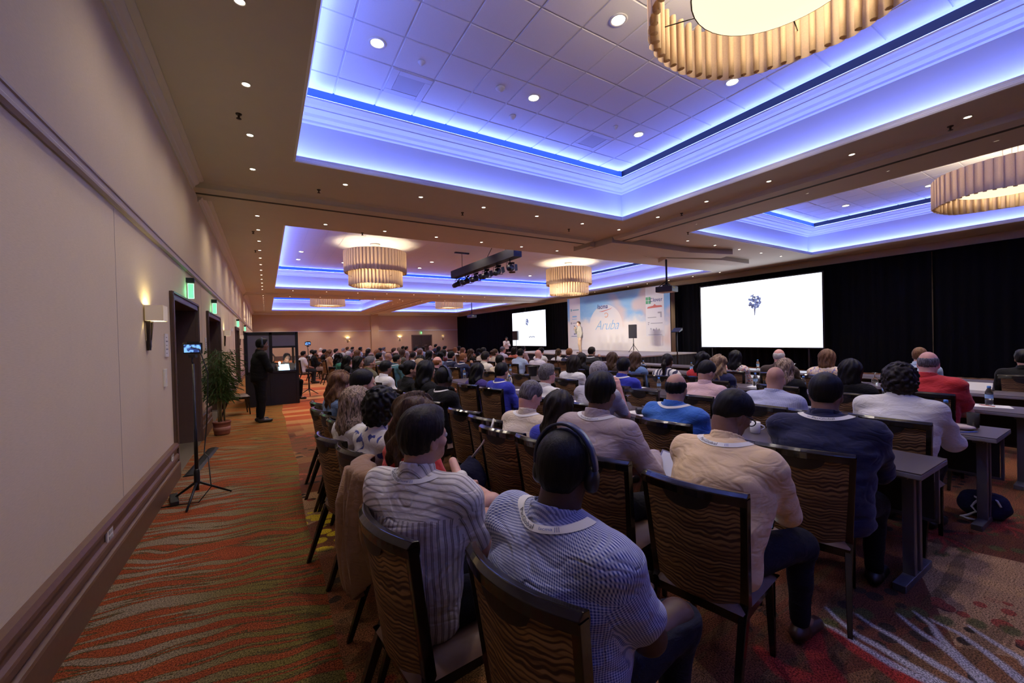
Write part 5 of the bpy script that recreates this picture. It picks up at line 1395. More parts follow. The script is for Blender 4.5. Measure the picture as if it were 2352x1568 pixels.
def person(x, y, ztop, a, hair, hcol, skin, sleeve, sh, tr, rz, label, group=None, lod=1, lan=False, phones=False, seat=True, chairlabel=None, hs=0, ch_rz=None):
    d = arch((a, lod)); p = d['pose']; s = ztop/(d['top']+(.006 if hair not in (None,) else 0))
    s = min(1.1, max(.90, s)); c, si = math.cos(rz), math.sin(rz); hx = p.hc[0]*s
    rx, ry = x-c*hx, y-si*hx
    o = empty('person', (rx,ry,0), rz, label, 'person', group, s)
    obj('body', d['body'], SKIN[skin], o)
    obj('shirt', d[sleeve], shirtmat(sh), o); obj('trousers', d['trousers'], cloth(tr, C[tr]), o); [obj('shoe', m_, mat('shoe_dark', (.018,.014,.012), .4), o) for m_ in d['shoe']]
    ML = Matrix.Translation(p.hc) @ Matrix(p.R).to_4x4()
    if hair:
        h = obj('hair', hairmesh(hair, lod, 1.0, hs), HAIR[hcol], o); h.matrix_local = ML
    if lod < 2:
        eyes(o, ML)
    if lan:
        b = lanyard_ribbon(p, d[sleeve])[0]; b.build('lanyard', mat('lanyard_white', (.78,.78,.82), .6), o)
    if phones: headphones(p, o)
    if seat:
        q = rz if ch_rz is None else ch_rz
        chair(rx+math.cos(q)*.05, ry+math.sin(q)*.05, q, chairlabel or ('wavy-striped banquet chair of the '+label.split(' in ')[0].split(' with ')[0]))
    return o
# ================================================================== the people nearest the camera
def pattern_uv(me, p):
    """cloth coordinates on every corner: (across, along, region); region 0 body, 1 yoke, 2 sleeve"""
    n = len(me.loops); m = len(me.polygons); V = np.empty(len(me.vertices)*3, np.float32); me.vertices.foreach_get('co', V); V = V.reshape(-1,3)
    li = np.empty(n, np.int32); me.loops.foreach_get('vertex_index', li); Q = li.reshape(-1,4); Cn = V[Q].mean(1)
    arm = np.full(m, -1); 
    for i in (0,1):
        for a, b, s0 in ((p.S[i], p.E[i], .10), (p.E[i], p.W[i], 0)):
            d = b-a; L2 = d@d; t = ((Cn-a)@d)/L2; dd = np.linalg.norm(Cn-a-np.clip(t,0,1)[:,None]*d, axis=1)
            Ct = Cn if not p.tw else (Cn-p.hip)@rotm(p.tw)+p.hip; ok = (dd < .098*p.g) & (t > s0) & ((Ct[:,1]*(1,-1)[i] > p.sh*.97) | (Ct[:,0] > p.chest[0]+.12)); arm[ok] = i*2+(1 if s0 == 0 else 0)
    out = np.zeros((m,4,3), np.float32); P4 = V[Q]
    if p.tw: P4 = (P4-p.hip)@rotm(p.tw)+p.hip
    q0 = lambda a: a if not p.tw else rotm(-p.tw)@(a-p.hip)+p.hip
    hip, waist, chest, shl = q0(p.hip), q0(p.waist), q0(p.chest), q0(p.shl)
    xc = np.interp(P4[...,2], [hip[2], waist[2], chest[2], shl[2]], [hip[0], waist[0], chest[0], shl[0]])+.02
    ang = np.arctan2(P4[...,1], -(P4[...,0]-xc)); out[...,0] = ang*.17*p.g; out[...,1] = P4[...,2]
    yk = (Cn[:,2] > p.shl[2]-.065) & (arm < 0); out[yk,:,2] = 1; out[yk,:,1] = np.arctan2(-(P4[yk][...,0]-xc[yk]), P4[yk][...,2]-(p.shl[2]-.17))*.20
    P4 = V[Q]
    for i in (0,1):
        for sgm, (a, b) in enumerate(((p.S[i], p.E[i]), (p.E[i], p.W[i]))):
            k = arm == i*2+sgm
            if not k.any(): continue
            d = b-a; d = d/np.linalg.norm(d); u = np.cross(d, (0.3,0,1)); u /= np.linalg.norm(u); w_ = np.cross(d, u); R = P4[k]-a
            ct = np.arctan2(Cn[k]@w_-a@w_, Cn[k]@u-a@u)[:,None]; an = np.arctan2(R@w_, R@u); an = ct+np.mod(an-ct+PI, 2*PI)-PI
            out[k,:,0] = an*.058*p.g; out[k,:,1] = R@d; out[k,:,2] = 2
    at = me.attributes.new('cuv', 'FLOAT_VECTOR', 'CORNER'); at.data.foreach_set('vector', out.ravel())
def crease(n, P, amt=.7):
    f = n.noise(n.map(P, (1,1,2.4)), 6.5, 3, .5, 1.6); r = n.math('ABSOLUTE', n.math('SUBTRACT', n.noise(n.map(P, (1,1,1.8), loc=(3,1,2)), 4.2, 2, .5, 1.0), .5))
    return n.math('ADD', f, n.math('MULTIPLY', n.step(r, .0, .09), .6))
def stripe_shirt():
    n = NT('cloth_striped'); u, v, w_ = n.sep(n.attr('cuv')); P = n.coord()
    t = n.mix(n.step(w_, .4, .6), n.comb(u,u,u), n.comb(v,v,v)); t = n.mix(n.step(w_, 1.4, 1.6), t, n.comb(u,u,u)); s = n.sep(t)[0]
    s = n.math('ADD', s, n.math('MULTIPLY', n.math('SUBTRACT', n.noise(P, 9, 2), .5), .006))
    k = n.math('SINE', n.math('MULTIPLY', s, 2*PI/.021)); k2 = n.math('SINE', n.math('MULTIPLY', s, 2*PI/.0052))
    st = n.math('MULTIPLY', n.step(k, .05, .55), n.math('ADD', .62, n.math('MULTIPLY', k2, .38)))
    c = n.mix(st, (.74,.71,.69), (.17,.145,.13)); f = n.noise(P, 330, 2, .6); c = n.mix(.25, c, n.mix(f, (0,0,0), (1,1,1)), 'OVERLAY')
    n.base(c); n.p(Roughness=.85, Sheen_Weight=.1); n.b.inputs['Specular IOR Level'].default_value = .2; n.bump(crease(n, P), .32, .016); return n.m
def gingham_shirt():
    n = NT('cloth_gingham'); u, v, w_ = n.sep(n.attr('cuv')); P = n.coord(); k = 2*PI/.0072
    a = n.step(n.math('SINE', n.math('MULTIPLY', u, k)), -.35, .35); b = n.step(n.math('SINE', n.math('MULTIPLY', v, k)), -.35, .35)
    c = n.mix(n.math('MULTIPLY', n.math('ADD', a, b), .5), (.68,.73,.90), (.05,.075,.30)); n.base(c); n.p(Roughness=.85, Sheen_Weight=.1)
    n.b.inputs['Specular IOR Level'].default_value = .2; n.bump(crease(n, P), .32, .016); return n.m
def plain_shirt(name, col, heather=0.0):
    n = NT('cloth_'+name); P = n.coord(); f = n.noise(P, 400, 2, .7); g = n.noise(P, 14, 3, .5)
    c = n.mix(n.math('ADD', n.math('MULTIPLY', f, .6), n.math('MULTIPLY', g, .4)), [k*(.88-heather) for k in col], [min(.95, k*(1.08+heather)) for k in col])
    n.base(c); n.p(Roughness=.82, Sheen_Weight=.15); n.b.inputs['Specular IOR Level'].default_value = .22; n.bump(crease(n, P), .32, .016); return n.m
def lanyard_print(R, s0, body, size, parent, m):
    """flat lettering bent onto the ribbon; s0 = place along it, left (0) to right (1) seen from behind"""
    _, P, T, c, N = R; me = text_mesh(body, size); L = .105*PI*1.08
    for v in me.vertices:
        i = (s0 + v.co.x/L)*N; j = .5 - v.co.y/.032; i0 = math.floor(i); f = i-i0
        q = Vector(P(i0, j)).lerp(Vector(P(i0+1, j)), f); d = (q-c).normalized(); v.co = q+d*.0022
    me.update(); return obj('lettering', me, m, parent)
HERO_INFO = []
def hero(root, rz, pose, skin, hair, hcol, sleeve, shirt, tr, label, s=1.0, uv=False, chair_at=None, chair_label='', lan=None, phones=False, folds=.0028, shoe=(.018,.014,.012), hands=(0,1), short=False, inf=.012, hs=0, collar=True, seed=1, curl=.6):
    p = pose; o = empty('person', (root[0], root[1], 0), rz, label, 'person', 'seated audience', s)
    B = p.body(.0105, .0062, hands, curl); obj('body', np_mesh('body', *B), SKIN[skin], o)
    sm = np_mesh('shirt', *p.shirt(.0085, sleeve, inf, folds, seed, collar))
    if uv: pattern_uv(sm, p)
    obj('shirt', sm, shirt, o)
    obj('trousers', np_mesh('trousers', *p.trousers(.0115, seed+3, short)), cloth(tr, C[tr]), o)
    for i in (0,1): obj('shoe', np_mesh('shoe', *p.shoe(i, .009)), mat('shoe_%d' % len(HERO_INFO), shoe, .4), o)
    ML = Matrix.Translation(p.hc) @ Matrix(p.R).to_4x4()
    if hair: h = obj('hair', hairmesh(hair, 0, 1.0, hs), HAIR[hcol], o); h.matrix_local = ML
    eyes(o, ML)
    if lan:
        RB = lanyard_ribbon(p, sm); l = RB[0].build('lanyard', mat('lanyard_white', (.78,.78,.82), .6), o)
        for s0, tx, sz, m in lan: lanyard_print(RB, s0, tx, sz, l, m)
    if phones: headphones(p, o, s=1.04)
    if chair_at: chair(chair_at[0], chair_at[1], chair_at[2] if len(chair_at) > 2 else rz, chair_label)
    c, si = math.cos(rz), math.sin(rz); h = p.hc*s; HERO_INFO.append((label[:30], round(root[0]+c*h[0]-si*h[1],2), round(root[1]+si*h[0]+c*h[1],2), round(float(B[0][:,2].max())*s,3)))
    return o, p
R_ = math.radians
INKD = mat('lanyard_ink', (.03,.035,.06), .6); INKB = mat('lanyard_blue', (.06,.10,.38), .6)
LAN = [(.37,'PacGlobal',.029,INKD),(.60,'lacma',.018,INKB),(.70,'|||',.02,INKB)]
PH = Pose(lean=-.10, girth=1.22, sh=.215, head=(.28,.06), hf=.03, slump=.05, spread=.2, arms=((.14,.03,-.25),(.34,-.10,-.28)))
PH.kn[1] = np.array((.47,-.17,.61)); PH.an[1] = np.array((.45,-.15,.17)); PH.toe[1] = np.array((.60,-.18,.13)); PH.hi = np.maximum(PH.hi, (.85,.5,1.5))
hero((.775,1.025), R_(10), PH, 'dark', 'fade', 'black', 'short', gingham_shirt(), 'ink',
     'broad man in a blue and white gingham shirt wearing a headset', s=.965, uv=True, chair_at=(.81,1.02), chair_label='wavy-striped banquet chair nearest the camera, under the gingham shirt man', lan=[(.36,'PacGlobal',.029,INKD),(.63,'lacma',.018,INKB),(.72,'|||',.02,INKB)], phones=True, folds=.0028, seed=4, hands=(0,1))
hero((.53,1.63), R_(12), Pose(lean=-.10, twist=.50, girth=1.0, sh=.182, head=(-.45,.02), slump=.05, spread=.17, arms=((.12,.04,-.26),(.32,-.08,-.24)), tl=.51), 'tan', 'short', 'dark', 'short', stripe_shirt(), 'black',
     'man with short greying dark hair in a grey and white striped shirt', s=.975, uv=True, chair_at=(.58,1.583,R_(7)), chair_label='wavy-striped banquet chair under the striped shirt man', lan=LAN, folds=.0028, seed=9)
hero((1.84,1.19), R_(6), Pose(lean=.20, girth=1.20, sh=.215, head=(-.40,.52), hf=.06, slump=.09, spread=.23, knee_x=.54, arms=((.16,.02,-.26),(.33,-.10,-.31)), tl=.52), 'brown', 'fade', 'black', 'long', plain_shirt('cream', (.80,.58,.33)), 'ink',
     'man with bowed head and glasses in a cream yellow shirt', s=.955, chair_at=(1.85,1.19,R_(11)), chair_label='wavy-striped banquet chair under the cream shirt man', lan=[(.38,'PacGlobal',.026,INKD),(.62,'|||',.02,INKB)], folds=.0028, seed=14, shoe=(.05,.022,.014))
hero((2.83,1.10), R_(12), Pose(lean=.12, girth=1.22, sh=.225, head=(-.05,.08), hf=.03, slump=.06, spread=.2, arms=((.16,.02,-.24),(.42,-.10,-.24)), tl=.52), 'brown', 'fade', 'black', 'long', plain_shirt('navysweater', (.012,.014,.045)), 'black',
     'broad man in a dark navy sweater with a white lanyard', s=.975, chair_at=(2.82,1.17,R_(16)), chair_label='wavy-striped banquet chair under the navy sweater man', lan=[(.52,'PacGlobal',.025,INKD),(.36,'lacma',.018,INKB)], folds=.0028, seed=21)
hero((1.70,1.86), R_(12), Pose(lean=-.02, girth=1.06, sh=.205, head=(.05,.03), slump=.06, spread=.16, arms=((.10,.13,-.25),(.30,.02,-.20)), tl=.545), 'brown', 'short', 'black', 'long', plain_shirt('linen', (.43,.35,.34), .1), 'black',
     'man with tall black hair in a mauve linen shirt', s=.985, chair_at=(1.79,1.78), chair_label='wavy-striped banquet chair under the linen shirt man', lan=[(.42,'PacGlobal',.025,INKD),(.62,'lacma',.018,INKB)], folds=.0028, seed=33)
# woman in red behind the striped shirt, one leg crossed over the other
pw = Pose(lean=.02, female=True, arms=((.12,.05,-.25),(.30,-.08,-.22)), head=(.1,.1), tl=.45)
pw.kn[1] = np.array((.40,-.27,.69)); pw.an[1] = np.array((.47,.19,.70)); pw.toe[1] = np.array((.50,.33,.77)); pw.lo = np.minimum(pw.lo, (-.3,-.5,-.05)); pw.hi = np.maximum(pw.hi, (.85,.45,1.4))
wr, _ = hero((.64,2.22), R_(8), pw, 'fair', 'wavy', 'brown', 'short', plain_shirt('reddress', (.55,.035,.03)), 'red', 'woman in a red dress with one bare leg crossed, half hidden', chair_at=(.68,2.16), chair_label='banquet chair with a tan jacket hung on it', folds=.003, short=True, shoe=(.7,.7,.72), collar=False, seed=40)
# big ones that share a figure
person(1.80,2.68,1.275,'MD','buzz','dkgrey','pink','long','cream','khaki',R_(13),'bearded man with cropped receding hair in a beige shirt, head bowed','seated audience',0,True,chairlabel='banquet chair under the bearded beige shirt man')
person(1.74,2.22,1.245,'FU','long','dark','olive','long','royal','black',R_(12),'woman with smooth straight dark hair between beige and linen shirts','seated audience',0,chairlabel='banquet chair under the smooth dark haired woman')
person(2.85,2.11,1.295,'HU','fringe','black','tan','long','blue','black',R_(6),'man with a bald spot in a bright blue shirt','seated audience',0,True,chairlabel='banquet chair under the man with a bald spot')
person(3.00,3.16,1.345,'MC','crop','grey','pink','short','grey','black',R_(10),'grey haired man in a grey t-shirt with fist on chin','seated audience',0,chairlabel='banquet chair under the grey t-shirt man')
person(4.20,3.94,1.305,'MU','short','black','fair','short','royal','black',R_(8),'black haired man in a royal blue polo shirt','seated audience',0,True,chairlabel='banquet chair under the royal blue polo man')
person(2.82,3.84,1.295,'MR','short','dkgrey','pink','long','white','black',R_(10),'grey haired man with glasses in a white shirt','seated audience',0,True,chairlabel='banquet chair under the grey haired white shirt man')
person(4.25,5.05,1.305,'FU','bob','dark','fair','short','white','black',R_(10),'woman with short dark hair in a white t-shirt','seated audience',0,chairlabel='banquet chair under the woman in white t-shirt')
person(4.30,1.13,1.325,'HL','curly','dark','fair','long','white','black',R_(2),'man with tousled dark hair and headphones in a white shirt','seated audience',0,False,True,chairlabel='banquet chair under the white shirt man with headphones')
print(HERO_INFO)
# x, y (head), height of head top, build+pose, hair, hair colour, skin, sleeve, shirt, trousers, facing (deg), label, lod, extras
CROWD = [
 (.66,2.75,1.30,'FU','curly','black','tan','short','bluewhite','black',14,'woman with curly black hair in a white blouse with blue flowers',0,''),
 (.58,3.20,1.28,'FU','long','streaked','fair','short','white','black',14,'woman with straight blond-streaked hair in a white top',0,''),
 (.74,3.80,1.365,'MR','fade','black','tan','long','black','black',12,'man with a dark fade haircut turned right, in black',0,''),
 (.66,4.53,1.31,'FU','wavy','chestnut','fair','long','denim','navy',12,'woman with long wavy brown hair in a denim blue top',0,''),
 (1.72,6.93,1.28,'MU','short','black','brown','long','white','black',12,'man with short black hair in a white shirt, left block',1,'l'),
 (1.75,5.67,1.33,'FR','bun','black','olive','long','black','black',8,'woman with dark pinned-up hair in black, face turned right',1,''),
 (1.78,5.05,1.35,'FU','long','black','olive','long','black','black',12,'woman with long straight black hair in black clothes',1,''),
 (1.75,4.38,1.30,'MU','crop','black','dark','long','black','black',12,'dark man in a black jacket with headphones and white lanyard',1,'lp'),
 (1.72,12.02,1.30,'FU','wavy','black','olive','long','green','black',12,'woman with dark wavy hair in a green top, left block',1,''),
 (1.70,10.57,1.28,'FU','long','black','olive','long','black','black',12,'woman with long black hair beside the green top woman',1,''),
 (1.72,9.31,1.29,'FR','bob','black','olive','long','black','black',12,'woman with a black bob in dark clothes, left block',1,''),
 (1.75,8.27,1.32,'MR','short','dkgrey','tan','long','olive','khaki',12,'man in an olive jacket with grey-brown hair',1,''),
 (2.85,13.27,1.26,'MU','fringe','brown','tan','long','charcoal','black',12,'balding man in charcoal behind the olive jacket man',1,''),
 (2.80,12.02,1.27,'MR','short','black','tan','long','olive','black',12,'dark haired man in a brown-green jacket with white collar',1,'l'),
 (2.85,11.18,1.29,'MU',None,'','tan','long','navy','black',12,'bald man in dark navy, left block',1,''),
 (2.80,10.15,1.26,'MR','short','black','olive','long','teal','black',10,'man with short black hair in a teal shirt',1,'l'),
 (2.65,7.92,1.24,'FU','long','blond','fair','long','tanjacket','black',12,'woman with blond hair half hidden in the left block',1,''),
 (2.82,7.40,1.29,'MU','fringe','ginger','pink','long','black','black',12,'bald man with a shiny crown behind the black haired woman',1,''),
 (3.00,8.93,1.27,'FU','bob','black','olive','long','purple','black',12,'woman with a round black bob, left of the centre',1,''),
 (4.20,11.65,1.29,'FU','long','black','olive','long','black','black',12,'woman with long black hair in the second table row',1,''),
 (4.10,10.51,1.27,'FU','wavy','black','olive','short','denim','black',12,'woman with curly dark hair and a blue shoulder',1,''),
 (4.20,10.00,1.29,'MU','short','black','tan','long','navy','black',12,'man with black hair in a navy suit jacket',1,'l'),
 (4.10,9.02,1.27,'MC','crop','ginger','tan','long','navy','black',12,'nearly bald man in navy with his hand at his chin',1,'l'),
 (5.60,11.70,1.28,'FU','wavy','brown','fair','short','black','black',12,'woman with long wavy brown hair in a sleeveless black top',1,''),
 (8.60,22.78,1.34,'MR','short','black','fair','long','navy','black',8,'man in a navy suit with a white collar, far block',2,''),
 (7.20,19.83,1.31,'MU',None,'','fair','long','white','black',8,'bald man left of the far navy suit',2,''),
 (7.10,17.63,1.30,'MR','short','black','fair','long','white','black',8,'man in a white shirt below the far doors right side',2,''),
 (7.20,16.65,1.24,'FU','bob','ginger','fair','long','white','black',8,'woman with short reddish hair before the curtain edge',2,''),
 (8.60,19.38,1.24,'FU','bob','black','olive','long','tanjacket','black',8,'woman with short black hair before the curtain edge',2,''),
 (7.20,15.82,1.24,'FR','long','chestnut','fair','short','offwhite','black',8,'woman with light brown hair before the curtain edge',2,''),
 (5.70,11.04,1.33,'MU','short','black','olive','long','cream','black',10,'dark haired man in a cream shirt left of the interpreter',1,''),
 (4.20,8.04,1.32,'MU','short','dark','fair','long','offwhite','orange',10,'dark haired man in a pale shirt over orange-red trousers',1,''),
 (5.70,10.30,1.30,'FR','bun','brown','fair','long','cream','khaki',10,'woman with a brown bun in a beige top',1,''),
 (4.15,7.30,1.27,'FL','crop','black','olive','long','cream','khaki',10,'black haired person in a beige belted dress',1,''),
 (2.80,4.88,1.27,'MU','short','black','tan','long','royal','black',12,'man with thinning black hair in a royal blue shirt',1,'l'),
 (2.75,5.51,1.25,'FU','long','black','olive','long','purple','black',12,'woman with long black hair in a deep purple top',1,''),
 (7.20,12.43,1.31,'MR','crop','dkgrey','pink','long','lilac','black',10,'man in a pale lilac shirt before the interpreter',1,''),
 (7.20,11.65,1.29,'FU','bob','black','olive','long','orangeprint','black',10,'woman in an orange patterned top by the left screen',1,''),
 (5.70,8.91,1.32,'ML','crop','black','olive','long','ltblue','navy',10,'man in a light blue shirt leaning left below the left screen',1,''),
 (5.70,8.11,1.30,'MU',None,'','pink','long','lilac','black',10,'bald pink-headed man in a pale lilac shirt',1,''),
 (7.20,10.09,1.29,'ML','short','black','fair','long','white','black',10,'man in a white shirt resting his arm behind the pink-headed man',1,''),
 (7.10,9.10,1.27,'FU','pony','brown','fair','long','white','black',10,'woman with a brown ponytail by the stage corner',1,''),
 (7.10,8.62,1.28,'MU','short','ginger','fair','long','navy','black',10,'man with reddish hair in a navy jacket',1,'l'),
 (5.60,6.39,1.26,'FU','long','dark','fair','long','black','black',10,'woman with long dark hair below the presenter',1,''),
 (7.25,7.89,1.32,'MC','short','dark','tan','long','charcoal','black',10,'dark haired man in a black sweater with his fist at his mouth',1,'l'),
 (5.70,5.62,1.29,'FU','long','brown','fair','long','dkbrown','black',10,'woman with long brown hair left of the stage loudspeaker pole',1,''),
 (5.70,5.05,1.30,'FU','long','brown','fair','long','denim','navy',8,'woman with long grey-brown hair in a denim jacket',1,''),
 (5.65,4.34,1.29,'FU','pony','dark','brown','long','zebra','black',6,'woman with a low ponytail in a zebra print top',1,''),
 (5.90,3.87,1.31,'FU','wavy','black','olive','long','red','black',4,'woman with black wavy hair in a red top',1,''),
 (4.30,2.78,1.30,'MD','fade','black','tan','long','pink','black',6,'man with black hair in a pale pink shirt, head bowed',0,''),
 (5.60,3.42,1.29,'FU','wavy','blond','fair','long','navy','black',4,'woman with long wavy blond-brown hair in navy',1,''),
 (7.10,4.03,1.29,'FU','long','black','olive','long','floral','black',4,'woman with long dark hair in a red and white floral top',1,''),
 (7.25,3.39,1.32,'MR','fringe','white','pink','long','dkbrown','black',18,'bald white haired man in a dark brown jacket',1,''),
 (5.60,2.55,1.27,'FU','long','streaked','fair','long','black','black',0,'woman with long grey-blond straight hair in black',1,''),
 (4.20,2.00,1.27,'HL',None,'','tan','long','plaid','navy',0,'bald man in a light blue checked shirt reaching forward',0,''),
 (7.25,2.72,1.32,'FU','bob','chestnut','fair','long','floralwarm','black',2,'woman with a brown bob in a warm floral blouse',1,''),
 (5.45,1.83,1.29,'FU','bob','black','olive','long','black','black',0,'woman with a round dark bob in black behind the navy sweater man',1,''),
 (8.70,2.05,1.30,'MU','short','chestnut','fair','long','ltblue','black',-4,'man with brown tousled hair in a light blue shirt',1,''),
 (6.05,1.36,1.36,'HU','fringe','dkgrey','pink','short','red','black',0,'bald grey-haired man in a red polo shirt',0,''),
 (1.25,17.86,1.29,'MU','short','black','olive','short','white','charcoal',14,'person in white nearest the booth in the far left rows',2,''),
 (1.95,22.4,1.26,'MU','short','black','olive','short','ltgrey','charcoal',14,'second person in a pale top beside the booth',2,''),
 (1.75,18.90,1.29,'MR','short','black','brown','long','black','khaki',8,'man in a black jacket and beige trousers at the aisle edge',1,''),
 (2.60,24.74,1.30,'MU','crop','white','pink','long','pink','khaki',8,'white haired man in a pink shirt, far left rows',2,''),
 (2.30,20.50,1.29,'MU','short','black','olive','long','black','black',8,'dark haired man behind the pink shirt, far left rows',2,''),
 (2.10,17.00,1.32,'FR','wavy','chestnut','tan','long','tanjacket','black',8,'woman with brown hair in a tan jacket, far left rows',2,''),
 (2.70,19.73,1.31,'MR','short','black','fair','short','white','black',8,'young man with black hair in a white t-shirt, far left',2,''),
 (2.75,16.3,1.31,'MR','short','dkgrey','fair','long','black','black',8,'grey haired man with glasses, far left rows',2,''),
 (3.40,22.26,1.30,'MR','crop','grey','fair','long','ltgrey','black',8,'grey cropped man behind the glasses man',2,''),
 (2.30,14.04,1.31,'MR','crop','white','pink','long','pink','black',8,'white haired pink-faced man, far left rows',2,''),
 (4.20,26.04,1.30,'MU','short','brown','tan','long','maroon','black',8,'brown haired man at the back of the far left rows',2,''),
 (4.30,24.9,1.30,'MR','short','black','tan','long','charcoal','black',8,'black haired man at the back of the far left rows',2,''),
 (2.80,15.20,1.31,'FU','bob','chestnut','fair','long','white','black',8,'woman with short light brown hair in a white top, far left',2,''),
 (4.30,22.60,1.31,'MR','short','black','brown','long','ltblue','black',8,'black haired man in a blue shirt below the first sconce',2,''),
 (3.40,14.85,1.31,'FU','bob','ginger','fair','long','ltgrey','black',8,'woman with short ginger-brown hair, far left rows',2,''),
 (4.20,20.09,1.29,'MR','crop','white','fair','long','ltblue','black',8,'white haired man before the wall pilaster',2,''),
 (3.80,18.2,1.29,'FU','long','dark','olive','long','black','black',8,'dark haired woman before the wall pilaster',2,''),
 (4.45,18.9,1.29,'MU','short','black','tan','long','white','black',8,'man in white just right of the pilaster',2,''),
 (3.90,13.45,1.32,'FU','long','brown','olive','long','olive','black',8,'brown haired woman right of the pilaster',2,''),
 (5.60,22.88,1.26,'MR','short','dkgrey','tan','long','grey','black',8,'man in grey right of the pilaster',2,''),
 (3.45,12.6,1.30,'MU','fringe','brown','fair','long','tanjacket','black',8,'balding man in a tan shirt left of the second sconce',2,''),
 (4.50,16.73,1.31,'MR','short','brown','fair','long','navy','black',8,'brown haired man in navy under the second sconce',2,''),
 (5.30,18.80,1.30,'MU','crop','blond','fair','long','white','black',8,'blond cropped man in a white shirt under the second sconce',2,''),
 (6.50,22.28,1.29,'MR','short','black','tan','long','cream','black',8,'black haired man with raised phone, left of the far doors',2,''),
 (6.30,20.97,1.29,'MR','short','black','tan','long','grey','black',8,'black haired man in grey left of the far doors',2,''),
 (4.90,14.6,1.25,'FR','bob','chestnut','fair','long','tanjacket','black',8,'small brown haired woman in a tan scarf',2,''),
 (5.70,17.60,1.31,'MR','short','black','olive','long','white','black',8,'black haired man in a white shirt left of the far doors',2,''),
 (5.25,15.60,1.28,'FU','long','grey','fair','long','dkbrown','black',8,'grey haired person in brown before the far doors',2,''),
 (6.40,18.60,1.29,'MR','crop','black','dark','long','ltblue','black',8,'dark man in a pale blue shirt before the far doors',2,''),
 (7.20,18.65,1.28,'FU','long','black','olive','long','black','black',8,'black haired woman before the far doors',2,''),
 (5.15,12.9,1.27,'FU','long','dark','olive','long','maroon','black',8,'woman with dark brown hair behind the blond woman',2,''),
 (3.9,12.3,1.24,'MU','short','dark','olive','long','white','black',8,'man in white half hidden in the left block',2,''),
 (7.0,13.9,1.22,'FU','wavy','black','brown','short','tanjacket','black',8,'woman with dark wavy hair before the black curtain',2,''),
 (8.8,1.05,1.28,'MU','short','black','tan','long','black','black',10,'person in black at the far right frame edge',1,''),
 (8.7,13.4,1.27,'MU','short','black','fair','long','cream','black',8,'man in cream before the black curtain',2,''),
]
for (x,y,z,a,hair,hc,sk,sl,sh,tr,fd,label,lod,ex) in CROWD:
    grp = 'seated audience'
    person(x, y, z, a, hair, hc, sk, sl, sh, tr, math.radians(fd), label, grp, lod, 'l' in ex, 'p' in ex, chairlabel='banquet chair of the '+' '.join(label.split()[:12]))
for k, (x, y, f, wh) in enumerate(((1.80,3.58,15,'left of two empty ones behind the beige shirt man'),(1.79,3.10,12,'right of two empty ones behind the beige shirt man'),(.70,5.05,13,'empty at the far end of the back row'),(.71,4.15,13,'empty between two women in the back row'),
     (5.6,4.9,10,'empty behind the denim jacket woman'),(4.15,3.45,8,'empty with a hanging bag in the second table row'),(5.6,7.2,10,'empty behind the ponytail woman by the stage'),(4.2,6.3,10,'empty with a strap before the white t-shirt woman'),(7.2,6.2,8,'empty with its tan back towards the loudspeaker'),(4.1,1.52,4,'empty between the checked and white shirt men'))):
    chair(x, y, math.radians(f), 'wavy-striped banquet chair '+wh)
# ================================================================== standing people
def stander(loc, rz, pose, skin, hair, hcol, sleeve, sh, tr, label, lod=1, shoe=(.02,.016,.014), s=1.0, lan=False, hands=(0,1)):
    p = pose; o = empty('person', loc, rz, label, 'person', None, s); h = .013 if lod == 0 else .016
    obj('body', np_mesh('body', *p.body(h, .0075, hands, .8)), SKIN[skin], o)
    obj('shirt', np_mesh('shirt', *p.shirt(h*.9, sleeve, .010, .003, 5, True)), shirtmat(sh) if isinstance(sh, str) else sh, o)
    obj('trousers', np_mesh('trousers', *p.trousers(h)), cloth(tr, C[tr]), o); [obj('shoe', np_mesh('shoe', *p.shoe(i, .011)), mat('shoe_s%d' % int(loc[0]*10), shoe, .4), o) for i in (0,1)]
    ML = Matrix.Translation(p.hc) @ Matrix(p.R).to_4x4()
    if hair: q = obj('hair', hairmesh(hair, 1), HAIR[hcol], o); q.matrix_local = ML
    eyes(o, ML)
    return o, p
def stand_pose(**kw):
    kw.setdefault('hip_z', .92); kw.setdefault('lean', .0); kw.setdefault('slump', .02); kw.setdefault('tl', .50)
    return Pose(stand=True, **kw)
mb_, pm = stander((-.13,9.86,0), .25, stand_pose(girth=1.06, sh=.205, arms='fold', head=(-.2,.06), tl=.505), 'brown', 'short', 'black', 'long', 'black', 'black', 'tall man all in black standing by the booth, face turned right', 0)
headphones(pm, mb_)
# presenter on the stage with a microphone at his mouth
pp = stand_pose(arms=(((-.03,.07,-.29),(.05,.10,-.52)),((.14,.08,-.24),(.20,-.09,-.02))), head=(.35,.0), tl=.51, hip_z=.93)
pr_, _ = stander((14.6,16.8,ST), 2.75, pp, 'fair', 'short', 'brown', 'long', 'greige', 'khaki', 'presenter in a loose grey shirt and beige trousers with a microphone', 1, (.10,.05,.03), 1.0)
def mic(o, p, i, label):
    W = p.W[i]; m = empty('microphone', (0,0,0), 0, label, 'microphone'); d = np.array((.05,.02*(1,-1)[i]*-1,.10)); d = d/np.linalg.norm(d); a = W+d*.02
    b = MB(); b.tube([tuple(a-d*.06), tuple(a+d*.12)], [.011,.016], 8); b.build('handle', M_black, m)
    MB().ball(tuple(a+d*.135), .024, 10, 7).build('head', M_blackm, m); m.matrix_world = o.matrix_basis.copy(); return m
bpy.context.view_layer.update()
mic(pr_, pp, 1, 'black handheld microphone of the presenter on stage')
pi_ = stand_pose(female=True, arms=(((.10,.06,-.25),(.20,-.16,-.20)),((.16,.06,-.22),(.20,-.08,.0))), head=(-.5,.05), tl=.47, hip_z=.88)
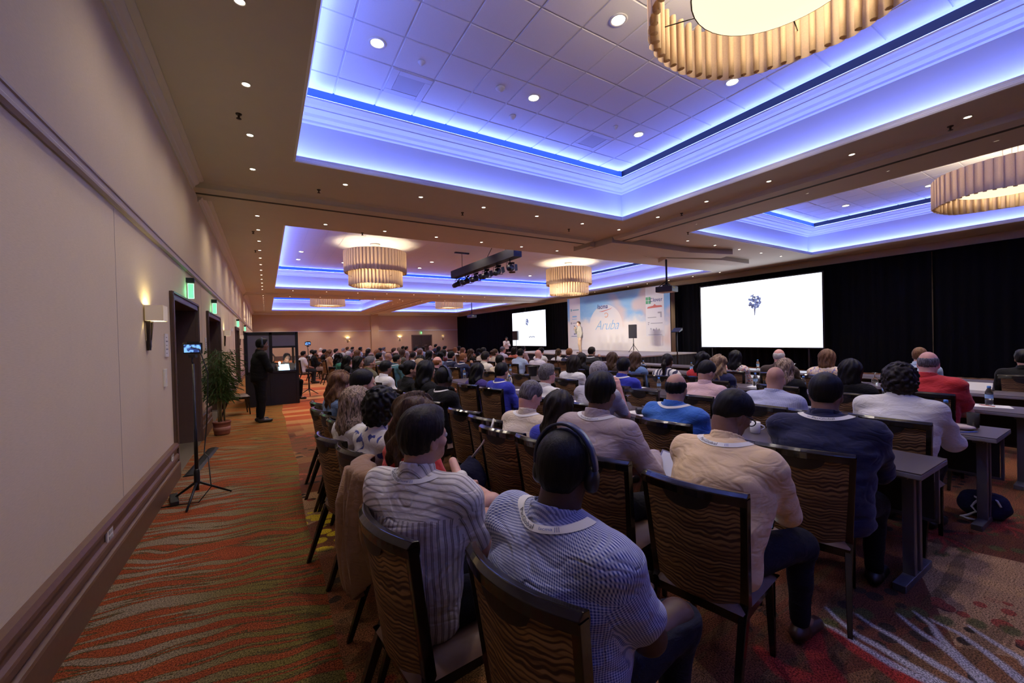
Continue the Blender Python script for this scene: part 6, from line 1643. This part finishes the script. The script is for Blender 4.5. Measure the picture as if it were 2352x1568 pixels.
in_, _ = stander((14.7,24.9,0), 4.6, pi_, 'tan', 'long', 'black', 'long', 'white', 'black', 'dark haired interpreter in white speaking into a microphone by the left screen', 1, s=1.0)
bpy.context.view_layer.update()
mic(in_, pi_, 1, 'dark microphone held by the interpreter in white')
headphones(pi_, in_)

# ================================================================== interpreters' booth
bo = empty('interpreter_booth', (.12,12.3,0), 0, 'black-framed interpreters booth with a window, grey upper panels', 'booth')
M_bf = mat('booth_black', (.010,.010,.013), .6); M_bp = mat('booth_grey_panel', (.17,.16,.21), .7)
fr = MB(); W0, W1, BH, BD = -.56, .58, 1.92, 1.7
for x in (W0, -.02, W1): fr.box((x-.035,-.03,0),(x+.035,.04,BH))
fr.box((W0,-.03,BH-.07),(W1,.04,BH)); fr.box((W0,-.03,.84),(W1,.04,.90)); fr.box((-.02,-.03,1.50),(W1,.04,1.55))
for x in (W0,W1): fr.box((x-.035,BD-.04,0),(x+.035,BD+.03,BH)); fr.box((x-.03,0,BH-.07),(x+.03,BD,BH)); fr.box((x-.03,0,.84),(x+.03,BD,.90))
fr.build('frame', M_bf, bo, .004)
MB().box((W0,-.012,.90),(-.02,.012,BH-.07)).build('upper_panel', M_bp, bo); MB().box((-.02,-.012,1.55),(W1,.012,BH-.07)).build('upper_panel', M_bp, bo)
MB().box((W0,-.015,0),(W1,.015,.86)).build('lower_panel', M_bf, bo)
for x in (W0,): MB().box((x-.012,0,0),(x+.012,BD,BH-.05)).build('side_panel', M_bp, bo)
MB().box((W1-.012,0,0),(W1+.012,BD,.86)).build('side_panel', M_bf, bo); MB().box((W1-.010,.04,.90),(W1+.002,BD-.04,BH-.07)).build('side_window', M_glass, bo)
MB().box((W0,-.02,BH-.02),(W1,BD,BH)).build('roof_panel', M_bf, bo)
MB().box((.015,-.004,.90),(W1-.035,.002,1.50)).build('window', M_glass, bo)
MB().box((W0+.05,.10,.80),(W1-.05,.60,.84)).build('desk', mat('booth_desk', (.04,.04,.06), .5), bo)
lp = empty('laptop', (.47,12.62,.84), PI*.5+.5, 'glowing laptop on the booth desk', 'laptop')
MB().box((-.11,-.15,0),(.11,.15,.015)).build('keyboard_base', M_black, lp, .003)
MB().add([(.11,-.15,.015),(.11,.15,.015),(.17,.15,.20),(.17,-.15,.20)], [(0,1,2,3)]).build('display', emat('laptop_display', (.35,.65,1.0), 5.0), lp)
MB().add([(.115,-.155,.01),(.115,.155,.01),(.176,.155,.205),(.176,-.155,.205)], [(3,2,1,0)]).build('display_back', M_black, lp)
point('lamp', (.05,0,.16), 3.0, (.4,.7,1), .05, lp)
gl = empty('desk_lamp', (.30,12.78,.84), 0, 'small bright desk light behind the booth window', 'lamp')
MB().lathe([(.05,0),(.05,.015),(.008,.02),(.006,.2)], 12).build('stem', M_black, gl); MB().ball((0,0,.21),.02).build('bulb', emat('desk_bulb', (1,.9,.7), 20), gl); point('lamp', (0,0,.25), 10, (1,.8,.6), .03, gl)
def seated_free(x, y, rz, a, hair, hc, sk, sl, sh, tr, z, label, lod=1): return person(x, y, z, a, hair, hc, sk, sl, sh, tr, rz, label, None, lod, False, True, chairlabel='banquet chair inside the booth of the '+' '.join(label.split()[:6]))
seated_free(.50,13.28,-.9,'MR','short','black','fair','long','white','black',1.32,'interpreter in a dark vest seen through the booth window')
seated_free(.10,13.35,-1.2,'FU','wavy','brown','tan','long','black','black',1.34,'brown haired woman at the left inside the booth window')

# ================================================================== stands, plant, cables and wall plates
def light_stand(x, y, H, rz, label, phone_label, cable=True):
    s = empty('tripod_stand', (x,y,0), rz, label, 'stand')
    MB().tube([(0,0,.12),(0,0,.75),(0,0,.76),(0,0,H-.10)], [.017,.017,.012,.012], 10).build('pole', M_blackm, s)
    MB().lathe([(.024,.18),(.026,.2),(.026,.30),(.022,.33),(.018,.34)], 12).build('collar', M_black, s)
    for k in range(3):
        a = 2*PI*k/3+.35; MB().tube([(.015*math.cos(a),.015*math.sin(a),.20),(.30*math.cos(a),.30*math.sin(a),.014)], [.014,.010], 6).build('leg', M_blackm, s)
    h = MB(); h.tube([(0,0,H-.11),(.0,-.012,H-.07),(0,-.005,H-.03)], .009, 6); h.cbox((0,0,H-.02),(.03,.07,.03)); h.build('clamp', M_black, s)
    p = empty('camera_phone', (x,y,H), PI/2-.1, phone_label, 'phone')
    MB().cbox((0,0,.06),(.018,.165,.115)).build('case', M_black, p, .006); MB().cbox((0,-.01,.12),(.05,.10,.02)).build('top_clip', M_black, p)
    n = NT('phone_display_'+str(int(y))); q = n.noise(n.coord(), 26, 2, .5); n.base((0,0,0)); n.t.links.new(n.mix(n.step(q,.4,.6), (.02,.04,.18), (.22,.5,1.0)), n.b.inputs['Emission Color']); n.p(Emission_Strength=1.4)
    MB().box((-.0105,-.07,.02),(-.0095,.07,.10)).build('display', n.m, p)
    if cable:
        c = obj('cable', MB().tube([(x-.0,y-.085,H+.07),(x+.07,y-.13,H+.05),(x+.13,y-.10,H-.2),(x+.10,y-.02,H-.7),(x+.06,y+.06,H-1.05),(x+.10,y+.0,.45),(x+.12,y-.04,.14),(x+.02,y-.10,.02),(x-.12,y-.02,.008),(x-.30,y+.0,.008)], .0055, 6).mesh('cable'), M_black); tag(c, 'thin black cable hanging from the phone on the near tripod stand', 'cable')
light_stand(-.65, 5.28, 1.53, R_(240), 'tall black tripod stand near the left wall', 'phone with lit screen atop the near tripod stand')
light_stand(1.09, 13.77, 1.53, R_(250), 'distant black tripod stand beside the booth', 'small lit phone atop the distant tripod stand', False)
ps = empty('power_strip', (-.86,5.42,0), 1.75, 'black power strip on the carpet by the baseboard', 'power strip')
MB().box((-.16,-.035,0),(.16,.035,.045)).build('strip_body', M_black, ps, .006)
ct = empty('cable_cover', (-.80,7.1,0), 1.50, 'long black floor cable cover running along the doors', 'cable cover')
cvm = MB(); cvm.add([(-.75,-.07,0),(.75,-.07,0),(.75,.07,0),(-.75,.07,0),(-.75,-.03,.016),(.75,-.03,.016),(.75,.03,.016),(-.75,.03,.016)], [(3,2,1,0),(4,5,6,7),(0,1,5,4),(1,2,6,5),(2,3,7,6),(3,0,4,7)]); cvm.build('cover_strip', M_black, ct)
# potted bamboo
pl = empty('potted_bamboo', (-.72,8.95,0), 0, 'bushy potted bamboo plant between the left doors', 'plant')
MB().lathe([(0,.01),(.105,0),(.12,.03),(.13,.17),(.135,.21),(.142,.215),(.142,.245),(.13,.245),(.12,.20),(0,.20)], 26).build('pot', mat('terracotta', (.26,.085,.05), .6, noise=.15, nscale=20), pl)
MB().lathe([(.127,.085),(.131,.09),(.134,.145),(.130,.15)], 26, cap=False).build('pot_band', mat('terracotta_pale', (.42,.20,.13), .65), pl)
rs = np.random.RandomState(12); tips = []
for k in range(9):
    a = rs.uniform(0,2*PI); r = rs.uniform(.02,.08); tilt = rs.uniform(.02,.16); Hh = rs.uniform(1.15,1.55); pts = [Vector((r*math.cos(a)+tilt*math.cos(a)*t*t, r*math.sin(a)+tilt*math.sin(a)*t*t, .24+(Hh-.24)*t)) for t in np.linspace(0,1,7)]
    MB().tube(pts, [.010,.010,.009,.008,.006,.005,.003], 6).build('cane', mat('bamboo_cane', (.20,.17,.06), .5), pl)
    for i in range(60):
        t = rs.uniform(.32,1.0); j = min(5,int(t*6)); f = t*6-j; tips.append((pts[j].lerp(pts[j+1], f), a))
lv = MB()
for (p, a) in tips:
    for q in range(2):
        an = rs.uniform(0,2*PI); L = rs.uniform(.08,.16); out = rs.uniform(.04,.24); el = rs.uniform(-.5,.5)
        c = p+Vector((out*math.cos(an), out*math.sin(an), .10*out+rs.uniform(-.03,.06))); d = Vector((math.cos(an)*math.cos(el), math.sin(an)*math.cos(el), math.sin(el)-.35)).normalized(); sd = d.cross(Vector((0,0,1))).normalized(); up = sd.cross(d)
        q_ = lambda v: Vector((max(v.x, -.25), v.y, v.z))
        c = q_(c)
        lv.add([c, q_(c+d*L*.45+sd*.008+up*.004), q_(c+d*L-up*.02), q_(c+d*L*.45-sd*.008+up*.004)], [(0,1,2),(0,2,3)])
        lv.tube([p, c], .0016, 3, caps=False)
lf = lv.build('leaves', NT('bamboo_leaf').m, pl, kind='stuff')
n = lf.data.materials[0]; nb = n.node_tree.nodes['Principled BSDF']; nb.inputs['Base Color'].default_value = (.055,.11,.022,1); nb.inputs['Roughness'].default_value = .5
# wall plates
def plate(y, z, w_, h, label, kind='wall_plate', m=None, mark=0, d=.012, x=XL):
    o = empty(kind, (x,y,z), 0, label, 'wall plate'); MB().box((0,-w_/2,-h/2),(d,w_/2,h/2)).build('plate', m or M_plate, o, .002)
    b = MB()
    if mark == 1:
        for k in (-1,1): b.box((d,-w_*.28,k*h*.22-.012),(d+.004,w_*.28,k*h*.22+.012))
        b.build('socket_face', mat('socket_grey', (.35,.34,.34), .5), o)
    if mark == 2:
        for k in range(5): b.box((d,-w_*.36,h*(.34-.17*k)-.004*(1+k%2)),(d+.001,w_*(.10+.2*(k%2)),h*(.34-.17*k)+.004*(1+k%2)))
        b.build('small_print', mat('plate_print', (.25,.24,.25), .6), o)
    if mark == 3: b.box((d,-.014,-.03),(d+.006,.014,.03)); b.build('rocker', M_plate, o)
    return o
plate(3.85,.325,.12,.09,'white double socket set in the near baseboard','socket_plate',mark=1,x=XL+.03)
plate(6.05,.33,.10,.085,'white socket set in the baseboard by the first doors','socket_plate',mark=1,x=XL+.03)
plate(9.35,.33,.10,.085,'white socket low on the wall by the bamboo','socket_plate',mark=1,x=XL+.03)
plate(6.12,1.63,.17,.27,'white notice plate with small print beside the first doors','notice_plate',mark=2)
plate(5.98,1.26,.10,.20,'white dimmer switch plate below the notice','switch_plate',mark=3,d=.02)
plate(9.72,1.63,.16,.27,'white notice plate with small print beside the second doors','notice_plate',mark=2)
plate(16.6,2.12,.14,.10,'small white box high on the far left wall','wall_box',d=.05)

# ================================================================== things people brought
# jacket hung over the chair of the woman in red
jk = empty('jacket', (.68,2.16,0), R_(8), 'tan jacket draped over a chair back behind the striped shirt man', 'jacket')
M_jk = cloth('jacket_tan', (.30,.175,.09), .15)
b = MB(); nu, nv = 31, 30
def J(i, j):
    u = -1.12+2.24*i/(nu-1); t = j/(nv-1); x, y, z = -.195-.07+.055*u*u, u*.19+.0, .955
    if t < .16: s = t/.16; return (x+.05-.12*s+.012*math.sin(u*6), y, z+.02+.018*math.sin(PI*s))
    s = (t-.16)/.84; L = .58+.07*math.sin(u*3+1)-.10*(u*u)
    f = .022*math.sin(u*11+1.2*s)+.014*math.sin(u*23+3*s)
    return (x-.07-.03*math.sin(PI*s)+f*(.3+s)+.05*s*u*u, y*(1-.08*s)+.02*math.sin(s*7+u*4), z+.02-L*s)
b.grid(J, nu, nv, True); me = b.mesh('jacket_body'); jb = obj('jacket_body', me, M_jk, jk); so = jb.modifiers.new('thick', 'SOLIDIFY'); so.thickness = .012
sl = MB()
for sgn in (1,):
    pts = [(-.26,sgn*.20,.93),(-.30,sgn*.215,.75),(-.31,sgn*.22,.55),(-.30,sgn*.21,.36),(-.29,sgn*.20,.30)]; sl.tube(pts, [.055,.062,.058,.052,.048], 12)
sl.build('sleeve', M_jk, jk)
# drawstring bag on the chair behind the beige shirt man, and one on the carpet at the right
M_bag = cloth('bag_navy', (.012,.013,.035), .15); M_rope = mat('white_rope', (.62,.60,.58), .8, noise=.4, nscale=220)
def bagmesh(seed, lo=(-.2,-.2,-.02), hi=(.2,.2,.42), flat=1.0):
    V = Vol(lo, hi, .010); V.ell((0,0,.15), (.105*flat,.125,.15), .05); V.cap((0,0,.24), (0,0,.33), .06, .03, .05); V.ell((.03,.06,.07), (.07,.07,.07), .04); V.warp(fold(None, .006, 34, seed)); V.half((0,0,.004), (0,0,-1)); return np_mesh('bag_body', *V.surf())
bg = empty('drawstring_bag', (1.33,2.85,0), .3, 'navy drawstring bag with white rope hung on a chair behind the beige shirt man', 'bag')
o = obj('bag_body', bagmesh(3), M_bag, bg, (0,0,.36)); 
MB().tube([(0,0,.68),(.03,-.10,.80),(.10,-.14,.92),(.14,-.13,.985),(.16,-.10,.92),(.13,-.05,.80),(.03,.0,.69)], .0075, 7).build('rope', M_rope, bg)
bg2 = empty('drawstring_bag', (5.15,.84,0), -PI/2+.25, 'navy bag with white rope lying on the carpet under the right table', 'bag')
V = Vol((-.25,-.25,-.02),(.25,.25,.3),.010); V.ell((0,0,.11),(.19,.13,.125),.05); V.ell((.10,.04,.10),(.10,.10,.10),.05); V.warp(fold(None,.007,30,8)); V.half((0,0,.004),(0,0,-1)); obj('bag_body', np_mesh('bag_body', *V.surf()), M_bag, bg2); bg2.scale = (.8,.8,.95)
MB().tube([(-.04,-.10,.17),(-.07,-.125,.14),(-.09,-.13,.11),(-.06,-.135,.07),(-.12,-.15,.03),(-.17,-.16,.012),(-.12,-.20,.012),(-.02,-.20,.012)], .010, 7).build('rope', M_rope, bg2)
MB().tube([(.04,-.06,.195),(.09,-.09,.18),(.11,-.12,.14)], .010, 7).build('rope', M_rope, bg2)
rp = MB(); N = 14; rp.tube([(-.03+.035*math.cos(2*PI*k/N),-.085+.02*math.sin(2*PI*k/N),.195+.012*math.sin(2*PI*k/N)) for k in range(N)], .009, 6, closed=True); rp.build('rope_loop', M_rope, bg2)
# tablet of the linen shirt man
tb = empty('tablet', (2.10,1.56,.80), .35, 'white-edged tablet held up by the linen shirt man', 'tablet'); tb.rotation_euler = (.35,-.75,.2)
MB().cbox((0,0,0),(.18,.24,.010)).build('case', mat('tablet_back', (.16,.15,.22), .4), tb, .003); MB().cbox((0,0,.0055),(.16,.22,.001)).build('display', mat('tablet_display', (.55,.55,.62), .2, emit=.15), tb)
ph = empty('phone', (2.15,1.07,.70), .1, 'lit phone in the hands of the cream shirt man', 'phone'); ph.rotation_euler = (0,-.9,.1)
MB().cbox((0,0,0),(.15,.075,.009)).build('case', M_black, ph, .003); MB().cbox((0,0,.005),(.138,.066,.001)).build('display', emat('phone_display', (.35,.5,1.0), 1.6), ph)
# glasses of the cream shirt man
def glasses(where_person, p, m, label):
    c = p.hc; R = p.R
    def T(q): return tuple(c+R@np.array(q))
    g = MB()
    for q in (1,-1):
        g.tube([T((.108,q*(.034+.024*math.cos(2*PI*k/14)),-.004+.019*math.sin(2*PI*k/14))) for k in range(14)], .0032, 5, closed=True)
        g.tube([T((.106,q*.058,.002)), T((.06,q*.080,.004)), T((.0,q*.084,.0)), T((-.012,q*.083,-.018))], .003, 5)
    g.tube([T((.108,.010,.0)), T((.112,0,.003)), T((.108,-.010,.0))], .003, 5)
    return g.build('glasses', m, where_person)
for o_ in list(COL.objects):
    L = o_.get('label', '')
    if L.startswith('man with bowed head and glasses'): glasses(o_, Pose(lean=.20, girth=1.20, sh=.215, head=(-.40,.52), hf=.06, slump=.09, spread=.23, knee_x=.54, tl=.52), M_black, '')
    if L.startswith('grey haired man with glasses in a white') : glasses(o_, arch(('MR',0))['pose'], M_black, '')
# chair beside the booth, cup on the carpet by the aisle
chair(-.62, 11.25, R_(10), 'empty banquet chair against the left wall beside the booth')
cup = obj('paper_cup', MB().lathe([(0,0),(.03,0),(.042,.09),(.039,.09),(.028,.005),(0,.005)], 14).mesh('paper_cup'), M_plate, None, (1.55,18.7,0)); tag(cup, 'small white paper cup on the carpet by the aisle chairs', 'cup')
